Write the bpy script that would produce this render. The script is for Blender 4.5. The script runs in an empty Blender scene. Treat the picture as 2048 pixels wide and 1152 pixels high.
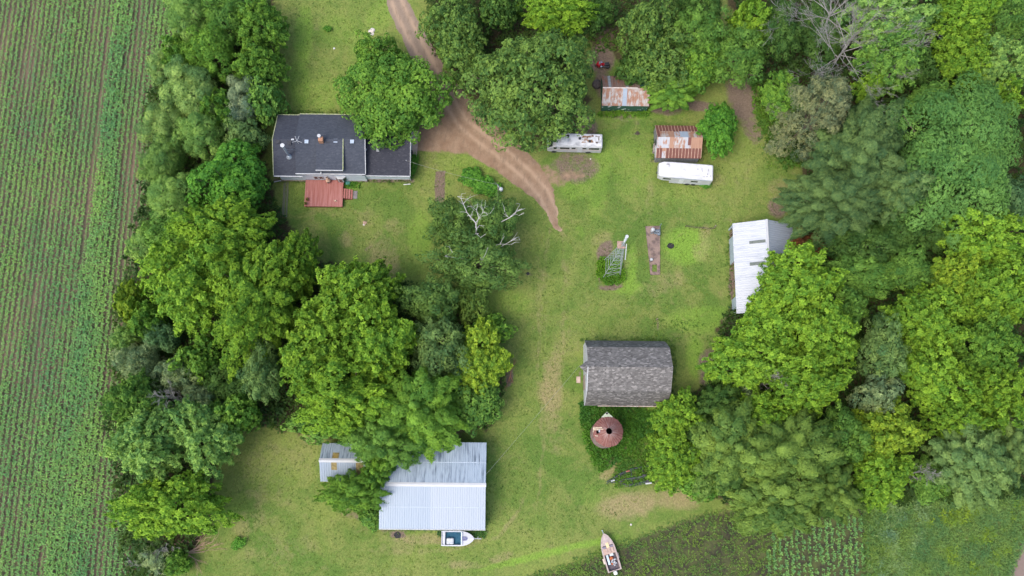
import bpy, math, random
import numpy as np
from mathutils import Matrix, Vector

# ------------------------------------------------------------------ camera, sky, sun, exposure
SC = bpy.context.scene
F, TH, PS, RO, HC = 1844.34, 0.22434, -0.034426, 0.044713, 130.0   # focal (px of a 2048 frame), tilt, yaw, roll, height
cam_data = bpy.data.cameras.new("camera")
cam_data.sensor_width = 36.0
cam_data.lens = F / 2048 * 36.0
cam_data.clip_end = 3000.0
cam = bpy.data.objects.new("camera", cam_data)
SC.collection.objects.link(cam)
CAMR = Matrix.Rotation(PS, 4, 'Z') @ Matrix.Rotation(TH, 4, 'X') @ Matrix.Rotation(RO, 4, 'Z')
cam.matrix_world = Matrix.Translation((0, 0, HC)) @ CAMR
SC.camera = cam

SUN_AZ, SUN_EL = math.radians(232), math.radians(60)
world = bpy.data.worlds.new("World")
SC.world = world
world.use_nodes = True
wn = world.node_tree
sky = wn.nodes.new("ShaderNodeTexSky")
sky.sky_type = 'NISHITA'
sky.sun_disc = False
sky.sun_elevation = SUN_EL
sky.sun_rotation = SUN_AZ
sky.air_density = 1.0
sky.dust_density = 3.0
sky.ozone_density = 0.6
wn.links.new(sky.outputs[0], wn.nodes["Background"].inputs[0])
wn.nodes["Background"].inputs[1].default_value = 0.15
sun_data = bpy.data.lights.new("sun", 'SUN')
sun_data.energy = 0.9
sun_data.angle = math.radians(30)
sun_data.color = (1.0, 0.96, 0.90)
sun = bpy.data.objects.new("sun", sun_data)
SC.collection.objects.link(sun)
S = Vector((math.sin(SUN_AZ) * math.cos(SUN_EL), math.cos(SUN_AZ) * math.cos(SUN_EL), math.sin(SUN_EL)))
sun.rotation_euler = S.to_track_quat('Z', 'Y').to_euler()
SC.view_settings.view_transform = 'Standard'
SC.view_settings.look = 'None'
SC.view_settings.exposure = 1.16
SC.view_settings.gamma = 1.0
SC.cycles.max_bounces = 10
SC.cycles.diffuse_bounces = 5
SC.cycles.transmission_bounces = 6

random.seed(7)
RNG = np.random.default_rng(7)
R3 = np.array(CAMR.to_3x3())

# ------------------------------------------------------------------ plan coordinates: a point of the survey photo to metres
def P(px, py, z=0.0):
    d = R3 @ np.array([(px - 1024) / F, -(py - 576) / F, -1.0])
    t = (HC - z) / (-d[2])
    return Vector((d[0] * t, d[1] * t, z))
def PX(px, py, z=0.0): return P(px, py, z).x
def PY(px, py, z=0.0): return P(px, py, z).y
def to_px(x, y, z=0.0):
    p = np.stack([x, y, np.zeros_like(x) + z - HC], -1) @ R3
    return 1024 + F * p[..., 0] / -p[..., 2], 576 - F * p[..., 1] / -p[..., 2]

# ------------------------------------------------------------------ mesh helpers
COL = SC.collection
def wloc(o):
    v = Vector((0, 0, 0))
    while o is not None:
        v += o.location
        o = o.parent
    return v
def tag(o, label=None, cat=None, group=None, kind=None):
    if label: o["label"] = label
    if cat: o["category"] = cat
    if group: o["group"] = group
    if kind: o["kind"] = kind
    return o
def thing(name, label, cat, loc=(0, 0, 0), rz=0.0, group=None):
    o = bpy.data.objects.new(name, None)
    o.empty_display_size = 0.3
    COL.objects.link(o)
    o.location = loc
    o.rotation_euler = (0, 0, rz)
    return tag(o, label, cat, group)

class MB:
    def __init__(s): s.v, s.f, s.m = [], [], []
    def add(s, vs, fs, m=0):
        b = len(s.v)
        s.v += [tuple(v) for v in vs]
        s.f += [tuple(b + i for i in f) for f in fs]
        s.m += [m] * len(fs)
        return s
    def hexa(s, b4, t4, m=0):
        return s.add(list(b4) + list(t4), [(3, 2, 1, 0), (4, 5, 6, 7), (0, 1, 5, 4), (1, 2, 6, 5), (2, 3, 7, 6), (3, 0, 4, 7)], m)
    def box(s, x0, x1, y0, y1, z0, z1, m=0):
        return s.hexa([(x0, y0, z0), (x1, y0, z0), (x1, y1, z0), (x0, y1, z0)], [(x0, y0, z1), (x1, y0, z1), (x1, y1, z1), (x0, y1, z1)], m)
    def slab(s, a, b, c, d, th, m=0):   # four corners of the top face (counter-clockwise from above), thickness downwards
        dn = Vector((0, 0, -th))
        t = [Vector(p) for p in (a, b, c, d)]
        return s.hexa([p + dn for p in t], t, m)
    def tube(s, pts, rs, n=6, m=0, cap=True):
        pts = [Vector(p) for p in pts]
        if not hasattr(rs, '__len__'): rs = [rs] * len(pts)
        vs, fs = [], []
        for i, p in enumerate(pts):
            a = pts[max(i - 1, 0)]; c = pts[min(i + 1, len(pts) - 1)]
            d = (c - a)
            d = d.normalized() if d.length > 1e-6 else Vector((0, 0, 1))
            u = d.cross(Vector((0.13, 0.31, 0.94)) if abs(d.z) < 0.9 else Vector((1, 0, 0))).normalized()
            w = d.cross(u)
            for k in range(n):
                t = 2 * math.pi * k / n
                vs.append(p + (u * math.cos(t) + w * math.sin(t)) * rs[i])
        for i in range(len(pts) - 1):
            for k in range(n):
                k2 = (k + 1) % n
                fs.append((i * n + k, i * n + k2, (i + 1) * n + k2, (i + 1) * n + k))
        if cap:
            fs.append(tuple(range(n))[::-1]); fs.append(tuple((len(pts) - 1) * n + k for k in range(n)))
        return s.add(vs, fs, m)
    def cyl(s, x, y, z0, z1, r, n=16, m=0, r2=None):
        return s.tube([(x, y, z0), (x, y, z1)], [r, r if r2 is None else r2], n, m)
    def bar(s, a, b, w, m=0): return s.tube([a, b], w / 2, 4, m)
    def ribbed(s, a, b, c, d, th, pitch=0.3, amp=0.025, m=None, seed=0):
        # a roofing sheet: a,b along the eave (lower), d,c along the ridge; ribs run up the slope
        a, b, c, d = [Vector(p) for p in (a, b, c, d)]
        L = (b - a).length
        n = max(2, int(L / pitch))
        nrm = (b - a).cross(d - a).normalized()
        if nrm.z < 0: nrm = -nrm
        vs, fs, ms = [], [], []
        for i in range(n):
            for (t, h) in ((0.0, 0), (0.62, 0), (0.72, amp), (0.90, amp)):
                u = (i + t) / n
                lo, hi = a.lerp(b, u), d.lerp(c, u)
                vs += [lo + nrm * h, hi + nrm * h]
                ms.append(i)
        vs += [b, c]; ms.append(n - 1)
        k = len(vs) // 2
        for i in range(k - 1): fs.append((2 * i, 2 * i + 2, 2 * i + 3, 2 * i + 1))
        base = len(s.v)
        s.v += [tuple(v) for v in vs]
        s.f += [tuple(base + q for q in f) for f in fs]
        s.m += [(0 if m is None else (m if isinstance(m, int) else m[ms[i] % len(m)])) for i in range(k - 1)]
        dn = -nrm * 0.012
        s.hexa([p + dn - nrm * th for p in (a, b, c, d)], [p + dn for p in (a, b, c, d)], 0 if m is None else (m if isinstance(m, int) else m[0]))
        return s
    def build(s, name, mats, parent=None, local=False, smooth=False, loc=None):
        me = bpy.data.meshes.new(name)
        off = Vector((0, 0, 0)) if local else (wloc(parent) if parent else Vector(loc or (0, 0, 0)))
        me.from_pydata([(v[0] - off.x, v[1] - off.y, v[2] - off.z) for v in s.v], [], s.f)
        if not isinstance(mats, (list, tuple)): mats = [mats]
        for m in mats: me.materials.append(m)
        if len(mats) > 1: me.polygons.foreach_set("material_index", s.m)
        if smooth: me.polygons.foreach_set("use_smooth", [True] * len(me.polygons))
        me.update()
        o = bpy.data.objects.new(name, me)
        COL.objects.link(o)
        if parent: o.parent = parent
        else: o.location = off
        return o

def np_mesh(name, verts, quads, mat, attrs=None, parent=None, color=None):
    me = bpy.data.meshes.new(name)
    nv, nf = len(verts), len(quads)
    k = quads.shape[1]
    me.vertices.add(nv); me.vertices.foreach_set("co", verts.astype(np.float32).ravel())
    me.loops.add(nf * k); me.loops.foreach_set("vertex_index", quads.astype(np.int32).ravel())
    me.polygons.add(nf); me.polygons.foreach_set("loop_start", np.arange(nf, dtype=np.int32) * k)
    me.update(calc_edges=True)
    me.materials.append(mat)
    for nm, (dom, arr) in (attrs or {}).items():
        at = me.attributes.new(nm, 'FLOAT', dom)
        at.data.foreach_set("value", arr.astype(np.float32).ravel())
    o = bpy.data.objects.new(name, me)
    COL.objects.link(o)
    if parent: o.parent = parent
    return o

# ------------------------------------------------------------------ materials
class NT:
    def __init__(s, name):
        s.mat = bpy.data.materials.new(name); s.mat.use_nodes = True
        s.t = s.mat.node_tree; s.b = s.t.nodes["Principled BSDF"]
    def n(s, k, **kw):
        o = s.t.nodes.new(k)
        for a, b in kw.items(): setattr(o, a, b)
        return o
    def l(s, a, b): s.t.links.new(a, b)
    def pos(s, scale=(1, 1, 1), rot=(0, 0, 0), obj=False):
        g = s.n("ShaderNodeTexCoord").outputs["Object"] if obj else s.n("ShaderNodeNewGeometry").outputs["Position"]
        m = s.n("ShaderNodeMapping"); s.l(g, m.inputs[0]); m.inputs["Scale"].default_value = scale; m.inputs["Rotation"].default_value = rot
        return m.outputs[0]
    def noise(s, vec, scale, detail=3, rough=0.55, dist=0):
        o = s.n("ShaderNodeTexNoise"); s.l(vec, o.inputs["Vector"])
        o.inputs["Scale"].default_value = scale; o.inputs["Detail"].default_value = detail
        o.inputs["Roughness"].default_value = rough; o.inputs["Distortion"].default_value = dist
        return o.outputs["Fac"]
    def ramp(s, v, a, b, x=0.0, y=1.0):
        o = s.n("ShaderNodeMapRange"); o.clamp = True
        s.l(v, o.inputs[0])
        for i, q in enumerate((a, b, x, y)): o.inputs[i + 1].default_value = q
        return o.outputs[0]
    def math(s, op, a, b=0.0, c=None):
        o = s.n("ShaderNodeMath", operation=op)
        for i, q in enumerate((a, b) if c is None else (a, b, c)):
            if hasattr(q, "links"): s.l(q, o.inputs[i])
            else: o.inputs[i].default_value = q
        return o.outputs[0]
    def mix(s, f, a, b, mode='MIX'):
        o = s.n("ShaderNodeMix", data_type='RGBA', blend_type=mode)
        for i, q in ((0, f), (6, a), (7, b)):
            if hasattr(q, "links"): s.l(q, o.inputs[i])
            elif i == 0: o.inputs[0].default_value = q
            else: o.inputs[i].default_value = tuple(q) + (1,)
        return o.outputs[2]
    def attr(s, name): return s.n("ShaderNodeAttribute", attribute_name=name).outputs["Fac"]
    def bump(s, h, st=0.4, d=0.1):
        o = s.n("ShaderNodeBump"); o.inputs["Strength"].default_value = st; o.inputs["Distance"].default_value = d
        s.l(h, o.inputs["Height"]); s.l(o.outputs[0], s.b.inputs["Normal"])
    def out(s, col, rough=0.8, metal=0.0, spec=0.3):
        if hasattr(col, "links"): s.l(col, s.b.inputs["Base Color"])
        else: s.b.inputs["Base Color"].default_value = tuple(col) + (1,)
        s.b.inputs["Roughness"].default_value = rough; s.b.inputs["Metallic"].default_value = metal
        s.b.inputs["Specular IOR Level"].default_value = spec
        return s.mat

_M = {}
def pm(name, c1, c2=None, scale=2.0, rough=0.7, metal=0.0, spec=0.3, stretch=(1, 1, 1), lo=0.35, hi=0.65, bump=0.0, obj=False):
    if name in _M: return _M[name]
    t = NT(name)
    if c2 is None: c2 = tuple(q * 0.8 for q in c1)
    v = t.pos(stretch, obj=obj)
    n = t.noise(v, scale, 4)
    c = t.mix(t.ramp(n, lo, hi), c1, c2)
    if bump: t.bump(t.noise(v, scale * 6, 2), bump, 0.05)
    _M[name] = t.out(c, rough, metal, spec)
    return _M[name]

def shingle(name, c1, c2, c3, rot=0.0, sx=2.6, sy=7.0, seam=0.5):
    t = NT(name)
    v = t.pos((sx, sy, sy * 0.6))
    vo = t.n("ShaderNodeTexVoronoi", feature='F1'); t.l(v, vo.inputs[0]); vo.inputs["Scale"].default_value = 1.0
    sep = t.n("ShaderNodeSeparateColor"); t.l(vo.outputs["Color"], sep.inputs[0])
    c = t.mix(sep.outputs[0], c1, c2)
    c = t.mix(t.ramp(sep.outputs[1], 0.7, 1.0), c, c3)
    big = t.noise(t.pos((0.35, 0.35, 0.35)), 1.0, 3)
    c = t.mix(t.ramp(big, 0.3, 0.7, 0.0, 0.35), c, c1)
    w = t.n("ShaderNodeTexWave", wave_type='BANDS', bands_direction='Y'); t.l(t.pos((1, 1, 1)), w.inputs[0]); w.inputs["Scale"].default_value = 1.6
    w.inputs["Distortion"].default_value = 0.6; w.inputs["Detail"].default_value = 1.0
    c = t.mix(t.ramp(w.outputs["Fac"], 0.0, 0.25, seam, 0.0), c, tuple(q * 0.55 for q in c1))
    t.bump(sep.outputs[2], 0.25, 0.03)
    return t.out(c, 0.92, 0, 0.15)

def sheet_metal(name, base, dirt, amount=0.5, rust=None, rust_amt=0.0, ribdir='X', rough=0.45, metal=0.35):
    t = NT(name)
    st = (3.0, 0.35, 0.35) if ribdir == 'X' else (0.35, 3.0, 0.35)
    n1 = t.noise(t.pos(st), 1.2, 4)
    n2 = t.noise(t.pos((0.4, 0.4, 0.4)), 1.0, 3)
    c = t.mix(t.math('MULTIPLY', t.ramp(n1, 0.45, 0.72), t.ramp(n2, 0.35, 0.65, 0.2, amount)), base, dirt)
    r = rough
    if rust:
        n3 = t.noise(t.pos((1.6, 1.0, 1.0) if ribdir == 'X' else (1, 1.6, 1)), 1.0, 6, 0.65)
        n4 = t.noise(t.pos((4, 0.8, 0.8) if ribdir == 'X' else (.8, 4, .8)), 1.0, 4, 0.6)
        f = t.ramp(t.math('ADD', t.math('MULTIPLY', n3, 0.6), t.math('MULTIPLY', n4, 0.4)), 0.62 - rust_amt * 0.3, 0.72 - rust_amt * 0.3)
        rc = t.mix(t.noise(t.pos((3, 3, 3)), 1.0, 3), rust, tuple(q * 1.3 for q in rust))
        c = t.mix(f, c, rc)
        met = t.ramp(f, 0, 1, metal, 0.0)
        m = t.out(c, 0.7, 0.0, 0.3); t.l(met, t.b.inputs["Metallic"]); return m
    return t.out(c, r, metal, 0.4)

# leaf materials: one colour per tree (object colour), a tone per leaf tuft
def leaf_mat(name, tint=None, trans=0.30, warm=(2.5, 2.0, 1.5), cool=(0.55, 0.68, 0.70)):
    t = NT(name)
    if tint is None:
        col = t.n("ShaderNodeObjectInfo").outputs["Color"]
    else:
        rgb = t.n("ShaderNodeRGB"); rgb.outputs[0].default_value = tuple(tint) + (1,); col = rgb.outputs[0]
    tone = t.attr("tone")
    a = t.mix(1.0, col, cool, 'MULTIPLY'); b = t.mix(1.0, col, warm, 'MULTIPLY')
    c = t.mix(tone, a, b)
    big = t.noise(t.pos((0.25, 0.25, 0.25)), 1.0, 2)
    c = t.mix(t.ramp(big, 0.3, 0.7, 0.0, 0.35), c, t.mix(1.0, c, (1.18, 1.08, 0.85), 'MULTIPLY'))
    t.out(c, 0.6, 0, 0.15)
    tr = t.n("ShaderNodeBsdfTranslucent"); t.l(c, tr.inputs[0])
    mx = t.n("ShaderNodeMixShader"); mx.inputs[0].default_value = trans
    t.l(t.b.outputs[0], mx.inputs[1]); t.l(tr.outputs[0], mx.inputs[2])
    t.l(mx.outputs[0], t.t.nodes["Material Output"].inputs[0])
    return t.mat
LEAF = leaf_mat("foliage")
BARK = pm("bark", (0.16, 0.12, 0.09), (0.09, 0.07, 0.055), 4, 0.9)
DEADWOOD = pm("dead_wood", (0.34, 0.325, 0.30), (0.22, 0.21, 0.19), 3, 0.9)
PALEWOOD = pm("bleached_wood", (0.52, 0.50, 0.47), (0.36, 0.34, 0.32), 3, 0.85)

# ------------------------------------------------------------------ ground masks, all in plan coordinates
def smooth(a, b, x):
    t = np.clip((x - a) / (b - a), 0, 1)
    return t * t * (3 - 2 * t)
def vnoise(x, y, seed=0):
    xi, yi = np.floor(x).astype(np.int64), np.floor(y).astype(np.int64)
    xf, yf = x - xi, y - yi
    def h(a, b):
        n = (a * 374761393 + b * 668265263 + seed * 1442695041) & 0xffffffff
        n = ((n ^ (n >> 13)) * 1274126177) & 0xffffffff
        return ((n ^ (n >> 16)) & 0xffff) / 65535.0
    u, v = xf * xf * (3 - 2 * xf), yf * yf * (3 - 2 * yf)
    return (h(xi, yi) * (1 - u) + h(xi + 1, yi) * u) * (1 - v) + (h(xi, yi + 1) * (1 - u) + h(xi + 1, yi + 1) * u) * v
def fnoise(x, y, seed=0, oct=3):
    r, a, s = 0, 0.5, 0
    for i in range(oct):
        r = r + a * vnoise(x * 2 ** i, y * 2 ** i, seed + i); s += a; a *= 0.5
    return r / s
def blobs(px, py, lst):
    m = np.zeros_like(px)
    for (cx, cy, rx, ry, ang, st) in lst:
        a = math.radians(ang); dx, dy = px - cx, py - cy
        u = (dx * math.cos(a) + dy * math.sin(a)) / rx; v = (-dx * math.sin(a) + dy * math.cos(a)) / ry
        d = np.sqrt(u * u + v * v)
        m = np.maximum(m, st * (1 - smooth(0.55, 1.25, d)))
    return m
def rects(px, py, lst):
    m = np.zeros_like(px)
    for (x0, x1, y0, y1, e, st) in lst:
        q = smooth(x0 - e, x0 + e, px) * (1 - smooth(x1 - e, x1 + e, px)) * smooth(y0 - e, y0 + e, py) * (1 - smooth(y1 - e, y1 + e, py))
        m = np.maximum(m, st * q)
    return m
def strokes(px, py, pts, soft=0.35):
    m = np.zeros_like(px)
    for (x0, y0, w0), (x1, y1, w1) in zip(pts[:-1], pts[1:]):
        dx, dy = x1 - x0, y1 - y0
        t = np.clip(((px - x0) * dx + (py - y0) * dy) / (dx * dx + dy * dy), 0, 1)
        d = np.hypot(px - x0 - t * dx, py - y0 - t * dy); w = (w0 + (w1 - w0) * t) / 2
        m = np.maximum(m, 1 - smooth(1 - soft, 1 + soft, d / w))
    return m
def inpoly(px, py, poly):
    c = np.zeros(px.shape, bool); n = len(poly)
    for i in range(n):
        x0, y0 = poly[i]; x1, y1 = poly[(i + 1) % n]
        c ^= ((y0 > py) != (y1 > py)) & (px < (x1 - x0) * (py - y0) / (y1 - y0 + 1e-9) + x0)
    return c

DRIVE = [(772, -60, 40), (800, 20, 42), (828, 75, 46), (858, 130, 50), (892, 190, 62), (925, 245, 84), (962, 276, 80), (1012, 312, 72), (1055, 350, 64), (1086, 385, 42), (1103, 420, 24), (1113, 454, 12)]
SPUR = [(842, 280, 44), (890, 276, 60), (945, 275, 70)]
SPUR2 = [(1060, 345, 60), (1120, 355, 40), (1165, 350, 16)]
def m_drive(px, py):
    wob = (fnoise(px / 14, py / 14, 5) - 0.5) * 18
    m = np.maximum(strokes(px + wob, py + wob, DRIVE, 0.22), 0.85 * strokes(px + wob, py, SPUR, 0.4))
    return np.maximum(m, 0.55 * strokes(px, py + wob, SPUR2, 0.5))
RUTS = [[(1100, 455, 9), (1088, 540, 9), (1080, 640, 10), (1076, 760, 11), (1085, 900, 10), (1075, 1010, 8)], [(1122, 455, 8), (1130, 560, 9), (1126, 660, 10), (1118, 780, 10), (1110, 900, 8)], [(1050, 1000, 8), (1000, 1075, 9), (900, 1100, 10), (780, 1105, 8)]]
def m_rut(px, py):
    m = np.full_like(px, 1e9)
    for (x0, y0, w0), (x1, y1, w1) in zip(DRIVE[:-1], DRIVE[1:]):
        dx, dy = x1 - x0, y1 - y0
        t_ = np.clip(((px - x0) * dx + (py - y0) * dy) / (dx * dx + dy * dy), 0, 1)
        d = np.hypot(px - x0 - t_ * dx, py - y0 - t_ * dy)
        m = np.minimum(m, d)
    return np.exp(-((m - 10) / 4.5) ** 2) * (0.55 + 0.6 * fnoise(px / 12, py / 12, 15))
def m_dry(px, py):
    r_ = np.zeros_like(px)
    for p_ in RUTS: r_ = np.maximum(r_, 0.5 * strokes(px + (fnoise(px / 25, py / 25, 2) - .5) * 10, py, p_, .6))
    return np.maximum(r_, m_dry0(px, py))
def m_dry0(px, py):
    m = blobs(px, py, [(1105, 770, 26, 90, 4, .75), (1085, 600, 18, 90, -3, .35), (1130, 560, 14, 120, 0, .35), (1260, 1010, 70, 30, -8, .9), (1350, 1000, 60, 22, 10, .75),
        (870, 1078, 110, 14, 0, .8), (800, 1100, 80, 16, 0, .4), (930, 1130, 60, 10, 0, .6), (1000, 1115, 30, 12, -20, .7), (765, 530, 40, 70, 0, .7), (740, 430, 40, 25, 0, .35), (690, 480, 22, 22, 0, .5),
        (790, 450, 30, 20, 0, .45), (610, 900, 60, 60, 0, .3), (530, 960, 70, 90, 0, .35), (560, 1100, 90, 40, 0, .35), (500, 1030, 40, 70, 20, .4), (640, 420, 40, 40, 0, .3), (1320, 570, 60, 26, -20, .5), (1260, 515, 20, 40, 0, .3),
        (1410, 480, 14, 40, 0, .6), (1300, 400, 12, 50, 0, .45), (1400, 505, 22, 24, 0, .5), (1220, 480, 40, 20, 0, .4), (870, 380, 40, 30, 0, .3), (870, 300, 50, 50, 0, .4), (1255, 1035, 30, 12, 0, .6),
        (870, 330, 22, 40, 0, .3), (1240, 905, 60, 9, -52, .9), (1215, 945, 22, 12, -40, .8), (1290, 855, 30, 10, -52, .3), (740, 110, 30, 60, 0, .25), (700, 130, 20, 60, 10, .2), (1440, 360, 30, 16, 0, .4), (1480, 330, 30, 60, 0, .35), (1560, 380, 30, 30, 0, .6), (1140, 690, 30, 60, 0, .3), (1110, 870, 26, 70, 5, .35), (1040, 900, 40, 60, 0, .2)])
    return m
def m_lush(px, py):
    m = blobs(px, py, [(607, 70, 22, 70, 3, .75), (600, 170, 26, 60, -4, .7), (640, 190, 50, 40, 0, .45), (680, 60, 60, 40, 0, .4), (720, 90, 30, 50, 0, .4), (1372, 492, 52, 42, 0, 1), (1262, 540, 14, 60, 4, .9), (1255, 575, 40, 16, 0, .8), (1200, 350, 26, 110, 8, .55), (1150, 380, 34, 26, 0, .6), (760, 30, 30, 50, 30, .5),
        (1160, 462, 10, 18, -20, .5), (840, 470, 30, 60, 0, .6), (1420, 640, 100, 34, 0, .65), (1390, 715, 22, 50, 0, .8), (1040, 320, 20, 40, -40, .6), (1010, 610, 60, 40, 0, .5), (980, 640, 60, 40, 0, .5), (930, 330, 70, 26, 10, .45), (880, 430, 20, 60, 0, .5),
        (1080, 1110, 150, 9, -14, .85), (1190, 1085, 60, 8, -14, .8), (1285, 840, 44, 26, -35, .9), (1258, 900, 40, 8, -52, .8), (1180, 990, 30, 30, 0, .3), (1230, 235, 90, 9, 0, .6), (1330, 230, 60, 10, 0, .4), (1360, 390, 60, 30, 0, .3), (700, 370, 30, 14, 0, .6),
        (1000, 1000, 30, 120, 0, .25), (880, 1100, 80, 20, 0, .25), (440, 1080, 40, 50, 0, .2), (1260, 330, 60, 80, 0, .4), (1480, 300, 30, 60, 0, .35)])
    return m
def m_bare(px, py):
    m = blobs(px, py, [(1150, 335, 60, 38, 0, .8), (1175, 262, 24, 34, 0, .9), (1205, 118, 30, 40, 0, .95), (1205, 165, 18, 40, 0, .9), (1210, 70, 26, 20, 0, .7), (1330, 218, 40, 15, 5, .8), (1400, 212, 60, 12, 5, .85), (1485, 195, 34, 62, -15, .9), (1503, 255, 22, 46, -25, .75),
        (1240, 232, 40, 8, 0, .6), (1262, 240, 50, 10, 10, .5), (1555, 415, 24, 26, 0, .8), (1222, 574, 30, 9, -5, .95), (1210, 500, 26, 16, -50, .9), (1200, 540, 8, 40, 0, .7), (1414, 740, 24, 50, 0, .85), (1440, 705, 24, 18, 0, .7), (1462, 500, 6, 80, 0, .8),
        (1463, 560, 7, 50, 0, .9), (1470, 640, 34, 14, 0, .8), (795, 1070, 20, 8, 0, 1), (900, 860, 40, 22, 0, .7), (930, 862, 40, 20, 0, .55), (700, 1026, 50, 14, 15, .55), (645, 930, 10, 50, 0, .5), (560, 840, 40, 20, 20, .5), (1020, 755, 10, 24, 10, .85), (862, 250, 30, 30, 0, .7),
        (640, 880, 40, 16, 0, .5), (880, 400, 12, 8, 0, .7), (1058, 548, 12, 6, 0, .55), (735, 498, 16, 6, -20, .5), (1340, 491, 7, 5, 0, 1), (1314, 655, 3, 18, 0, .8), (1160, 755, 6, 20, 0, .7), (1340, 225, 30, 10, 0, .6), (1505, 300, 10, 30, -20, .3), (560, 300, 14, 80, 0, .6), (1275, 268, 16, 5, 0, .6), (1055, 340, 20, 10, 0, .3)])
    m = np.maximum(m, rects(px, py, [(870, 892, 341, 404, 2, 1), (545, 830, 355, 366, 2, .75), (758, 970, 1055, 1066, 3, .6), (1300, 1410, 315, 326, 3, .7), (596, 608, 380, 385, 2, .0)]))
    return m
WOODS = [[(1390, -200), (1480, 60), (1500, 150), (1560, 260), (1600, 330), (1610, 440), (1600, 500), (1500, 560), (1440, 640), (1425, 760), (1320, 830), (1300, 920), (1400, 1000), (1740, 1010), (2300, 990), (2300, -200)],
         [(300, -200), (545, -200), (545, 180), (530, 330), (560, 420), (600, 520), (780, 560), (900, 590), (985, 660), (1015, 740), (990, 850), (860, 870), (640, 870), (500, 850), (430, 930), (420, 1060), (330, 1160), (260, 1160), (240, 1000), (220, 850), (240, 600), (290, 400), (300, 200)],
         [(860, -200), (1390, -200), (1300, 190), (1260, 110), (1180, 110), (1180, 40), (1100, 60), (1180, 190), (1160, 260), (1090, 280), (960, 210), (860, 120)]]
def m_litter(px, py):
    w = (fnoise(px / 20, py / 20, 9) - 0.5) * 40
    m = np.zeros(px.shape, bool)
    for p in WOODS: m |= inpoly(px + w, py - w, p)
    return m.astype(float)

def turf_color(t):
    wp = t.pos()
    n0 = t.noise(wp, 0.045, 5, 0.6, 0.6); n1 = t.noise(wp, 0.22, 5, 0.65, 0.8); n2 = t.noise(wp, 1.0, 5, 0.7); n3 = t.noise(t.pos((1, 0.8, 1)), 4.2, 4, 0.75)
    c = t.mix(t.ramp(n0, 0.42, 0.58), (0.092, 0.156, 0.030), (0.170, 0.212, 0.050))
    c = t.mix(t.ramp(n1, 0.44, 0.60, 0, 0.7), c, (0.184, 0.206, 0.058))
    c = t.mix(t.ramp(n2, 0.48, 0.66, 0, 0.6), c, (0.080, 0.140, 0.028))
    brk = t.math('ADD', t.math('MULTIPLY', n1, 0.5), t.math('MULTIPLY', n2, 0.5))
    lu = t.math('ADD', t.attr("lush"), t.math('MULTIPLY', t.math('SUBTRACT', brk, 0.5), 1.6))
    c = t.mix(t.ramp(lu, 0.2, 0.95, 0, 0.9), c, t.mix(n3, (0.115, 0.225, 0.030), (0.20, 0.31, 0.045)))
    dry = t.math('ADD', t.attr("dry"), t.math('MULTIPLY', t.math('SUBTRACT', brk, 0.5), 2.2))
    c = t.mix(t.ramp(dry, 0.25, 1.0, 0, 0.85), c, t.mix(n3, (0.19, 0.155, 0.07), (0.33, 0.265, 0.14)))
    sm = t.noise(wp, 0.6, 6, 0.7, 0.5)
    c = t.mix(t.ramp(sm, 0.57, 0.73, 0, 0.45), c, (0.21, 0.185, 0.082))
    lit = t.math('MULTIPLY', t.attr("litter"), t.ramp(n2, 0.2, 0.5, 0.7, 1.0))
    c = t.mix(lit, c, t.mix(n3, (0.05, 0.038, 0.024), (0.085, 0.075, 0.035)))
    bare = t.math('ADD', t.attr("bare"), t.math('MULTIPLY', t.math('SUBTRACT', brk, 0.5), 2.0))
    c = t.mix(t.ramp(bare, 0.42, 0.85, 0, 0.95), c, t.mix(n3, (0.105, 0.072, 0.055), (0.22, 0.165, 0.13)))
    g = t.ramp(n3, 0.3, 0.7, 0.72, 1.28)
    g2 = t.ramp(t.noise(wp, 11.0, 2, 0.7), 0.3, 0.7, 0.8, 1.2)
    gg = t.math('MULTIPLY', g, g2)
    cc = t.n("ShaderNodeCombineColor"); [t.l(gg, cc.inputs[i]) for i in range(3)]
    return t.mix(1.0, c, cc.outputs[0], 'MULTIPLY'), n2, n3
t = NT("turf"); c, n2, n3 = turf_color(t); t.bump(n3, 0.5, 0.12); TURF = t.out(c, 0.95, 0, 0.1)
t = NT("gravel_dirt"); c, n2, n3 = turf_color(t)
g1 = t.noise(t.pos(), 0.7, 5, 0.65); g2 = t.noise(t.pos(), 9.0, 3, 0.7)
d = t.mix(t.ramp(g1, 0.35, 0.65), (0.255, 0.160, 0.100), (0.34, 0.235, 0.155))
d = t.mix(t.math('MULTIPLY', t.attr("pale"), 0.7), d, (0.25, 0.205, 0.165))
d = t.mix(t.ramp(g2, 0.35, 0.7, 0, 0.6), d, (0.15, 0.108, 0.08))
d = t.mix(t.math('MULTIPLY', t.attr('rut'), 0.85), d, (0.40, 0.285, 0.195))
d = t.mix(t.math('MULTIPLY', t.ramp(t.noise(t.pos((1, .4, 1)), 1.6, 5, .7), .5, .68), 0.5), d, (0.13, 0.098, 0.07))
mk = t.math('ADD', t.attr("drive"), t.math('ADD', t.math('MULTIPLY', t.math('SUBTRACT', g1, 0.5), 1.0), t.math('MULTIPLY', t.math('SUBTRACT', g2, 0.5), 0.5)))
t.bump(g2, 0.4, 0.06)
DIRT = t.out(t.mix(t.ramp(mk, 0.4, 0.62), c, d), 0.95, 0, 0.1)

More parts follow.
